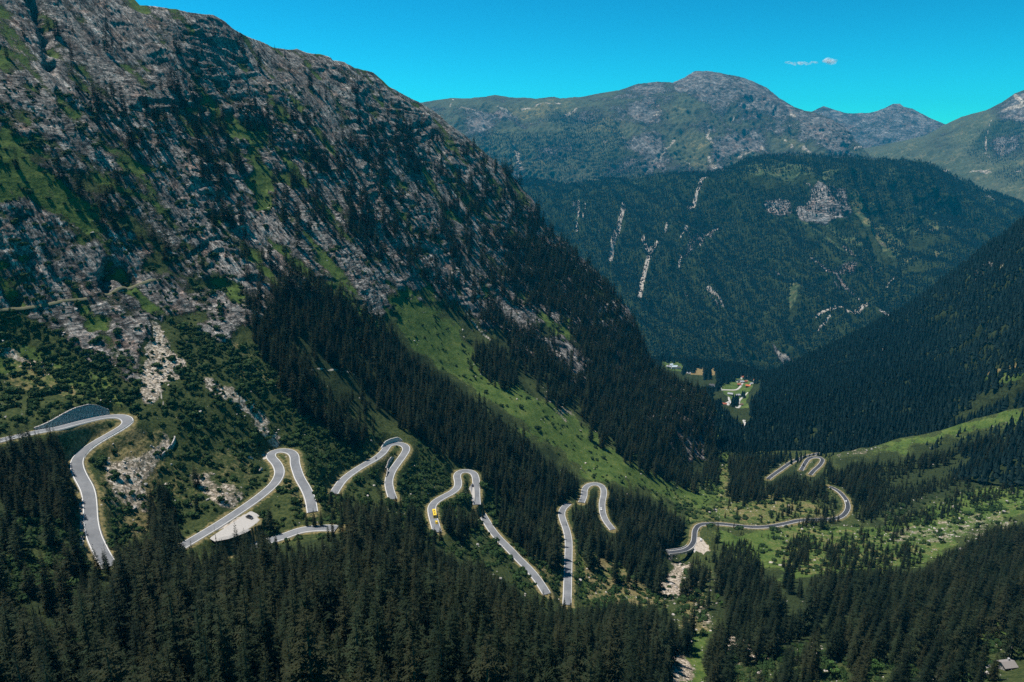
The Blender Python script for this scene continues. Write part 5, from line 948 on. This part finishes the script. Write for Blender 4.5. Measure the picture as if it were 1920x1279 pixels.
def guardrail(k, a, b, side, lab):
    W = edge(k, side * (HW + .62)); i0, i1 = sorted((near_road(k, *a), near_road(k, *b))); W = W[i0:i1]; root = empty('guard_rail', W[len(W) // 2]); c = W[len(W) // 2]
    V = np.stack([W - c + np.array([0, 0, z]) for z in (.48, .60, .70, .84)], 1); T = np.gradient(W[:, :2], axis=0); T /= np.linalg.norm(T, axis=1, keepdims=True); nr = np.stack([T[:, 1], -T[:, 0]], 1)
    for j, o in enumerate((.0, .06, -.02, .05)): V[:, j, :2] += nr * o
    m = len(W); ii = np.arange(m * 4).reshape(m, 4); f = np.stack([ii[:-1, :-1], ii[:-1, 1:], ii[1:, 1:], ii[1:, :-1]], -1).reshape(-1, 4); mesh_np('rail', V.reshape(-1, 3), f, M_STEEL, True, root)
    pm = MB(); pm.box(-.06, .06, -.06, .06, -.5, .8); po = pm.build('post', M_STEEL, root)
    for n, i in enumerate(range(0, m, max(3, m // 60))):
        o = po if n == 0 else bpy.data.objects.new('post', po.data)
        if n: COL.objects.link(o); o.parent = root
        o.location = W[i] - c
    tag(root, lab, 'guard rail'); return root
sA = 1 if edge('A', 3)[near_road('A', 170, 950)][0] > edge('A', -3)[near_road('A', 170, 950)][0] else -1
guardrail('A', (238, 785), (190, 1035), sA, 'long steel guard rail along the outer edge of the uppermost road bend')
# bridge over the stream
iB = near_road('J', 1294, 1026); WB = ROADW['J'][:iB + 2]; br_ = empty('road_bridge', WB[len(WB) // 2]); cB = WB[len(WB) // 2]
e1, e2 = edge('J', HW + .9)[:iB + 2], edge('J', -HW - .9)[:iB + 2]
if e1[len(e1) // 2][1] > e2[len(e2) // 2][1]: e1, e2 = e2, e1
def strip(name, rings, mat):
    rings = [r - cB for r in rings]; n = len(rings); V = np.stack(rings, 1).reshape(-1, 3); m = len(rings[0]); ii = np.arange(m * n).reshape(m, n); f = np.concatenate([np.stack([ii[:-1, a], ii[1:, a], ii[1:, (a + 1) % n], ii[:-1, (a + 1) % n]], -1) for a in range(n)]); return mesh_np(name, V, [f, ii[[0]], ii[[-1]][:, ::-1]], mat, False, br_)
def sh(e, o, z): d = (e2 - e1)[:, :2]; d /= np.linalg.norm(d, axis=1, keepdims=True); q = e.copy(); q[:, :2] += d * o; q[:, 2] += z; return q
strip('deck', [sh(e1, .02, -.12), sh(e2, -.02, -.12), sh(e2, -.4, -1.1), sh(e1, .4, -1.1)], M_CONC)
for e, s in ((e1, 1), (e2, -1)): strip('parapet', [sh(e, -.12 * s, -.95), sh(e, -.12 * s, .95), sh(e, .22 * s, .95), sh(e, .22 * s, -.1), sh(e, .0, -.11)], M_CONC)
for i in (len(e1) - 3, 2):
    pp = MB(); a, b = e1[i] - cB, e2[i] - cB; ce = (a + b) / 2; pp.box(-1.0, 1.0, -3.4, 3.4, -9, -1.1); o = pp.build('abutment', M_CONC, br_); o.location = (ce[0], ce[1], ce[2]); d = b - a; o.rotation_euler = (0, 0, math.atan2(d[1], d[0]) - math.pi / 2)
tag(br_, 'short concrete road bridge with parapet over the stream', 'bridge')

# ------------------------------------------------------------------ vehicles
M_GLASS = simple_mat('dark_glass', (.015, .018, .022), .08, .6, .1, 1); M_TYRE = simple_mat('tyre_rubber', (.02, .02, .021), .85, .2, .15, 4); M_LAMP = simple_mat('lamp_glass', (.75, .74, .7), .2, .6, .05, 1); M_RIM = simple_mat('wheel_rim', (.5, .5, .52), .35, .5, .05, 1, .8); M_RED = simple_mat('tail_lamp', (.35, .01, .01), .3, .5, .05, 1)
def paint_mat(name, c): t = NT(name); b = t.bsdf(c, .3, .5); b.inputs['Coat Weight'].default_value = .6; return t.m
def prism(mb, prof, w0, w1=None, zsplit=None):
    """side profile (x,z) swept across; width narrows towards the top"""
    zs = [z for _, z in prof]; z0, z1 = min(zs), max(zs); w1 = w1 or w0; V = []; n = len(prof)
    for s in (-1, 1):
        for x, z in prof: V.append((x, s * (w0 + (w1 - w0) * (z - z0) / (z1 - z0)) / 2, z))
    mb.add(V, [(i, (i + 1) % n, n + (i + 1) % n, n + i) for i in range(n)] + [tuple(range(n - 1, -1, -1)), tuple(range(n, 2 * n))])
def car(loc, yaw, mat, lab, group=None, L=4.3, tall=1.48):
    e = empty('parked_car' if 'parked' in lab else 'car', loc, yaw); h = L / 2
    b = MB(); prism(b, [(-h, .35), (-h - .04, .62), (-h + .08, .92), (-h + .55, .97), (h - 1.25, .92), (h - .25, .78), (h, .6), (h - .02, .32), (h - .3, .22), (-h + .3, .22)], 1.76, 1.66); prism(b, [(-h + .75, tall - .10), (-h + 1.1, tall), (h - 2.1, tall), (h - 1.75, tall - .10)], 1.36, 1.26); b.build('body', mat, e)
    g = MB(); prism(g, [(-h + .35, .95), (-h + .72, tall - .09), (h - 1.72, tall - .09), (h - 1.05, .92)], 1.60, 1.30); g.build('window', M_GLASS, e)
    for x in (-h + .8, h - .85):
        for s in (-1, 1):
            wm = MB(); wm.cyl((0, 0, 0), 'y', .32, .22, 14); wo_ = wm.build('wheel', M_TYRE, e, True); wo_.location = (x, s * .80, .32); rm = MB(); rm.cyl((0, 0, 0), 'y', .19, .235, 10); rm.build('rim', M_RIM, wo_)
    for s in (-1, 1):
        m = MB(); m.box(h - .10, h + .015, s * .62 - .17, s * .62 + .17, .58, .72); m.build('headlight', M_LAMP, e); m = MB(); m.box(-h - .045, -h + .05, s * .66 - .13, s * .66 + .13, .68, .86); m.build('tail_light', M_RED, e)
        m = MB(); m.box(h - 1.62, h - 1.42, s * .93 - .09, s * .93 + .09, .92, 1.05); m.build('mirror', mat, e)
    tag(e, lab, 'car', group); return e
def on_road(k, x, y, off=0):
    i = near_road(k, x, y); W = ROADW[k]; a = W[max(i - 2, 0)]; b = W[min(i + 2, len(W) - 1)]; p = edge(k, off)[i]; return (p[0], p[1], p[2] + .06), math.atan2(b[1] - a[1], b[0] - a[0])
BLACK, WHITE, YELLOW, GREYP = paint_mat('black_paint', (.012, .013, .016)), paint_mat('white_paint', (.78, .78, .77)), paint_mat('yellow_paint', (.75, .52, .03)), paint_mat('dark_grey_paint', (.04, .045, .055))
def on_gravel(k, x, y):
    z = ROADW[k][near_road(k, x, y), 2] - .04; d = rays(x, y); return d * (z / d[2])
p = on_gravel('B', 468, 971); car((p[0], p[1], p[2]), math.radians(-25), BLACK, 'black parked car on the pale gravel lay-by')
p = on_gravel('F', 886, 911); car((p[0], p[1], p[2]), math.radians(95), GREYP, 'dark parked car on the strip inside the fourth road bend')
l, a = on_road('I', 1129, 956, 1.2); car(l, a, WHITE, 'white car driving down the fifth road bend')
p = on_gravel('J', 1314, 1013); car((p[0], p[1], p[2]), math.radians(75), WHITE, 'white parked car on the gravel beside the valley bend')
l, a = on_road('J', 1589, 941, -1.2); car(l, a, WHITE, 'tiny white car on the far dark valley curve')
l, a = on_road('F', 814, 981, 1.2); car(l, a, YELLOW, 'yellow car following close behind the yellow bus')
def bus(loc, yaw, lab):
    e = empty('coach_bus', loc, yaw); b = MB(); prism(b, [(-4.6, .35), (-4.6, 2.9), (-4.4, 3.1), (4.3, 3.1), (4.6, 2.8), (4.65, .9), (4.55, .35)], 2.5, 2.36); b.build('body', YELLOW, e)
    for s in (-1, 1):
        for k in range(5): m = MB(); m.box(-4.2 + k * 1.7, -2.65 + k * 1.7, s * 1.215 - .02, s * 1.215 + .03, 1.5, 2.5); m.build('side_window', M_GLASS, e)
    m = MB(); m.box(4.56, 4.67, -1.08, 1.08, 1.25, 2.6); m.build('windscreen', M_GLASS, e); m = MB(); m.box(-4.63, -4.55, -1.0, 1.0, 1.7, 2.6); m.build('rear_window', M_GLASS, e)
    for x, z in ((-2.6, 3.1), (.6, 3.1)): m = MB(); m.box(x, x + 1.3, -.6, .6, z - .02, z + .22, .12); m.build('roof_unit', M_GLASS, e)
    for x in (-2.9, 2.9):
        for s in (-1, 1): m = MB(); m.cyl((0, 0, 0), 'y', .48, .3, 14); o = m.build('wheel', M_TYRE, e, True); o.location = (x, s * 1.12, .48)
    for s in (-1, 1): m = MB(); m.box(4.58, 4.68, s * .9 - .18, s * .9 + .18, .62, .82); m.build('headlight', M_LAMP, e)
    tag(e, lab, 'bus')
l, a = on_road('F', 811, 968, 1.25); bus(l, a, 'yellow coach bus climbing below the fourth road bend')
def bike(loc, yaw, lab):
    e = empty('motorcycle', loc, yaw)
    for x in (-.7, .7): m = MB(); m.cyl((0, 0, 0), 'y', .33, .14, 14); o = m.build('wheel', M_TYRE, e, True); o.location = (x, 0, .33)
    m = MB(); prism(m, [(-.85, .75), (-.3, .55), (.0, .35), (.45, .45), (.62, .95), (.4, 1.05), (.1, .95), (-.3, .82), (-.8, .9)], .34, .26); m.build('body', BLACK, e)
    m = MB(); m.box(.42, .50, -.38, .38, 1.08, 1.14); m.build('handlebar', M_STEEL, e); m = MB(); m.box(.60, .70, -.1, .1, .84, 1.0); m.build('headlight', M_LAMP, e); tag(e, lab, 'motorcycle'); return e
def rider(loc, yaw, lab):
    me = bpy.data.meshes.new('person'); v = [(0, 0, .85), (.06, 0, 1.12), (.14, 0, 1.36), (.20, 0, 1.48), (.24, 0, 1.64), (.25, 0, 1.76), (.12, .2, 1.36), (.28, .28, 1.14), (.46, .30, 1.12), (.12, -.2, 1.36), (.28, -.28, 1.14), (.46, -.30, 1.12), (.02, .12, .84), (.36, .2, .80), (.1, .2, .42), (.24, .2, .36), (.02, -.12, .84), (.36, -.2, .80), (.1, -.2, .42), (.24, -.2, .36)]
    ed = [(0, 1), (1, 2), (2, 3), (3, 4), (4, 5), (2, 6), (6, 7), (7, 8), (2, 9), (9, 10), (10, 11), (0, 12), (12, 13), (13, 14), (14, 15), (0, 16), (16, 17), (17, 18), (18, 19)]
    rad = [.15, .15, .16, .07, .12, .10, .08, .06, .045, .08, .06, .045, .1, .09, .06, .045, .1, .09, .06, .045]
    me.from_pydata(v, ed, []); o = bpy.data.objects.new('person', me); COL.objects.link(o); me.materials.append(GREYP); o.location = loc; o.rotation_euler = (0, 0, yaw); sk = o.modifiers.new('skin', 'SKIN')
    for sv, r in zip(me.skin_vertices[0].data, rad): sv.radius = (r, r)
    me.skin_vertices[0].data[0].use_root = True; o.modifiers.new('sub', 'SUBSURF').levels = 1; tag(o, lab, 'person')
l, a = on_road('E', 703, 860, 1.1); bike(l, a, 'dark motorcycle riding up to the third road bend'); rider(l, a, 'person in dark riding clothes on the motorcycle below the third bend')
l, a = on_road('H', 1059, 985, 1.1); bike(l, a, 'dark motorcycle on the straight leg below the fifth bend'); rider(l, a, 'person in dark riding clothes on the straight leg motorcycle')

# ------------------------------------------------------------------ village houses and the hut
WALLM = {k: simple_mat('plaster_' + k, c, .85, .15, .08, .5) for k, c in dict(white=(.72, .71, .68), cream=(.55, .48, .40), brown=(.16, .10, .06), grey=(.38, .38, .38)).items()}
ROOFM = {k: simple_mat('roof_' + k, c, .75, .2, .15, .8) for k, c in dict(dark=(.07, .065, .07), red=(.28, .085, .05), orange=(.42, .13, .055), grey=(.30, .31, .33), blue=(.42, .50, .56), brown=(.14, .09, .06)).items()}
def house(loc, yaw, L, Wd, H, wm, rm, lab, nm='village_house', group='village houses', detail=False):
    e = empty(nm, loc, yaw); m = MB(); a, b = L / 2, Wd / 2; rh = Wd * .26
    m.add([(-a, -b, -2), (a, -b, -2), (a, b, -2), (-a, b, -2), (-a, -b, H), (a, -b, H), (a, b, H), (-a, b, H), (-a, 0, H + rh), (a, 0, H + rh)], [(0, 1, 5, 4), (2, 3, 7, 6), (1, 2, 6, 9, 5), (3, 0, 4, 8, 7), (4, 5, 9, 8), (6, 7, 8, 9)]); m.build('wall', wm, e)
    r = MB(); o = .8; k = rh / b; t_ = .28
    for s in (-1, 1):
        y1 = s * (b + o); zz = H - o * k + .06
        r.add([(-a - o, 0, H + rh + .06), (a + o, 0, H + rh + .06), (a + o, y1, zz), (-a - o, y1, zz), (-a - o, 0, H + rh + .06 + t_), (a + o, 0, H + rh + .06 + t_), (a + o, y1, zz + t_), (-a - o, y1, zz + t_)], [(0, 1, 2, 3), (7, 6, 5, 4), (0, 4, 5, 1), (1, 5, 6, 2), (2, 6, 7, 3), (3, 7, 4, 0)])
    ro_ = r.build('roof', rm, e); c = MB(); c.box(a * .3, a * .3 + .8, .5, 1.3, H + rh * .5, H + rh + 1.2); c.build('chimney', WALLM['grey'], ro_)
    for s in (-1, 1):
        for j in range(3 if L > 8 else 1):
            x = (-a + L * (j + .5) / (3 if L > 8 else 1)) - .6; w_ = MB(); w_.box(x, x + 1.2, s * b - .05, s * b + .05, H * .45, H * .45 + 1.4); w_.build('window', M_GLASS, e)
    d = MB(); d.box(a - .05, a + .06, -.5, .5, -.3, 2.0); d.build('door', ROOFM['brown'], e); tag(e, lab, 'house', group); return e
HS = [(1254,693,14,10,6,'white','grey','white house with grey roof at the left edge of the far hamlet'),(1264,692,20,12,7,'white','blue','long white building with pale blue roof in the far hamlet'),(1273,693,12,9,6,'white','dark','white house beside trees at the right of the far hamlet'),(1258,688,11,9,6,'cream','blue','small pale house behind the long blue-roofed building'),(1284,703,13,9,5,'grey','grey','grey-roofed barn at the lower edge of the tan field'),(1291,708,10,8,6,'white','grey','white house just below the grey-roofed barn'),(1394,711,14,10,6,'white','red','white chalet with dark red roof at the top of the green clearing'),(1403,711,13,10,5,'brown','dark','brown chalet right of the dark red roof'),
      (1385,717,13,9,5,'white','dark','white chalet with dark roof left of the lane bend'),(1391,719,11,8,5,'cream','grey','cream chalet with grey roof at the lane bend'),(1386,723,10,8,4,'brown','red','small brown house with red roof below the lane bend'),(1398,718,9,7,4,'cream','red','small cream hut right of the lane bend'),(1419,722,14,10,5,'cream','orange','house with bright orange roof at the right end of the clearing'),(1403,728,12,9,4,'brown','orange','low brown house with orange-red roof below the lane'),(1410,727,8,7,4,'white','grey','tiny white shed between the two orange roofs'),
      (1334,728,14,10,6,'white','dark','white house with dark roof at the left end of the clearing'),(1343,730,16,11,7,'white','grey','biggest white house at the left end of the clearing'),(1349,732,9,8,5,'white','grey','small white house right of the biggest white house'),(1369,742,13,9,4,'grey','grey','grey barn in the middle of the green clearing'),(1383,743,12,8,4,'cream','grey','cream barn right of the dark trees in the clearing'),(1358,772,9,7,5,'white','red','small white house with red roof at the road junction'),(1363,686,10,8,5,'white','grey','lone white house at the wood edge right of the tan field'),(1390,762,7,6,3,'brown','brown','tiny brown hay hut beside the winding track')]
for i, (x, y, L, Wd, H, wk, rk, lab) in enumerate(HS):
    p = S2.at(x, y + 1); house(p, math.radians((i * 37) % 60 - 30), L * .85, Wd * .85, H, WALLM[wk], ROOFM[rk], lab)
M_SHAKE = simple_mat('weathered_boards', (.22, .20, .19), .9, .1, .3, 3)
p = S1.at(1887, 1254); house(p + np.array([0, 0, .2]), math.radians(8), 5.6, 4.2, 2.4, M_STONE, M_SHAKE, 'small stone hut with grey board roof at the lower right', 'mountain_hut', None)

# ------------------------------------------------------------------ clouds far beyond the mountains
t = NT('cloud_vapour'); df = t.n('ShaderNodeBsdfDiffuse'); df.inputs[0].default_value = (.95, .95, .95, 1); tl = t.n('ShaderNodeBsdfTranslucent'); tl.inputs[0].default_value = (.95, .95, .95, 1); m1 = t.n('ShaderNodeMixShader'); t.t.links.new(df.outputs[0], m1.inputs[1]); t.t.links.new(tl.outputs[0], m1.inputs[2])
tp = t.n('ShaderNodeBsdfTransparent'); m2 = t.n('ShaderNodeMixShader'); nz = t.noise(t.pos(), .03, 4, .6); t.put(m2.inputs[0], t.math('MULTIPLY', t.math('SUBTRACT', nz, .36, True), .9)); t.t.links.new(tp.outputs[0], m2.inputs[1]); t.t.links.new(m1.outputs[0], m2.inputs[2]); t.t.links.new(m2.outputs[0], t.out.inputs[0]); M_CLOUD = t.m
import bmesh
bm = bmesh.new(); bmesh.ops.create_icosphere(bm, subdivisions=2, radius=1); ICO = np.array([v.co[:] for v in bm.verts]); ICF = np.array([[v.index for v in q.verts] for q in bm.faces]); bm.free()
for (x, y, wpx, hpx, npf, lab) in [(1498, 119, 42, 7, 26, 'long thin white wisp of cloud, leftmost in the blue sky'), (1527, 117, 10, 5, 7, 'tiny white cloud tuft between the wisp and the puff'), (1555, 114, 22, 11, 22, 'small rounded white cloud puff, rightmost in the blue sky')]:
    D_ = 11900.; c = rays(x, y) * D_; r = np.random.default_rng(x); V = []; Fc = []; k = D_ / F
    for i in range(npf):
        ctr = np.array([r.normal(0, wpx / 4.5), r.normal(0, wpx / 6), r.normal(0, hpx / 5)]) * k; rad = r.uniform(.14, .34) * hpx * k * 1.3
        P = ICO * (1 + .35 * fbm(ICO[:, 0] * 2 + i, ICO[:, 1] * 2, ICO[:, 2] * 2, 2))[:, None] * np.array([1.5, 1.5, .8]) * rad + ctr; V.append(P); Fc.append(ICF + i * len(ICO))
    o = mesh_np('cloud', np.concatenate(V), np.concatenate(Fc), M_CLOUD, True); o.location = c; tag(o, lab, 'cloud', 'small white clouds')
log('all done')
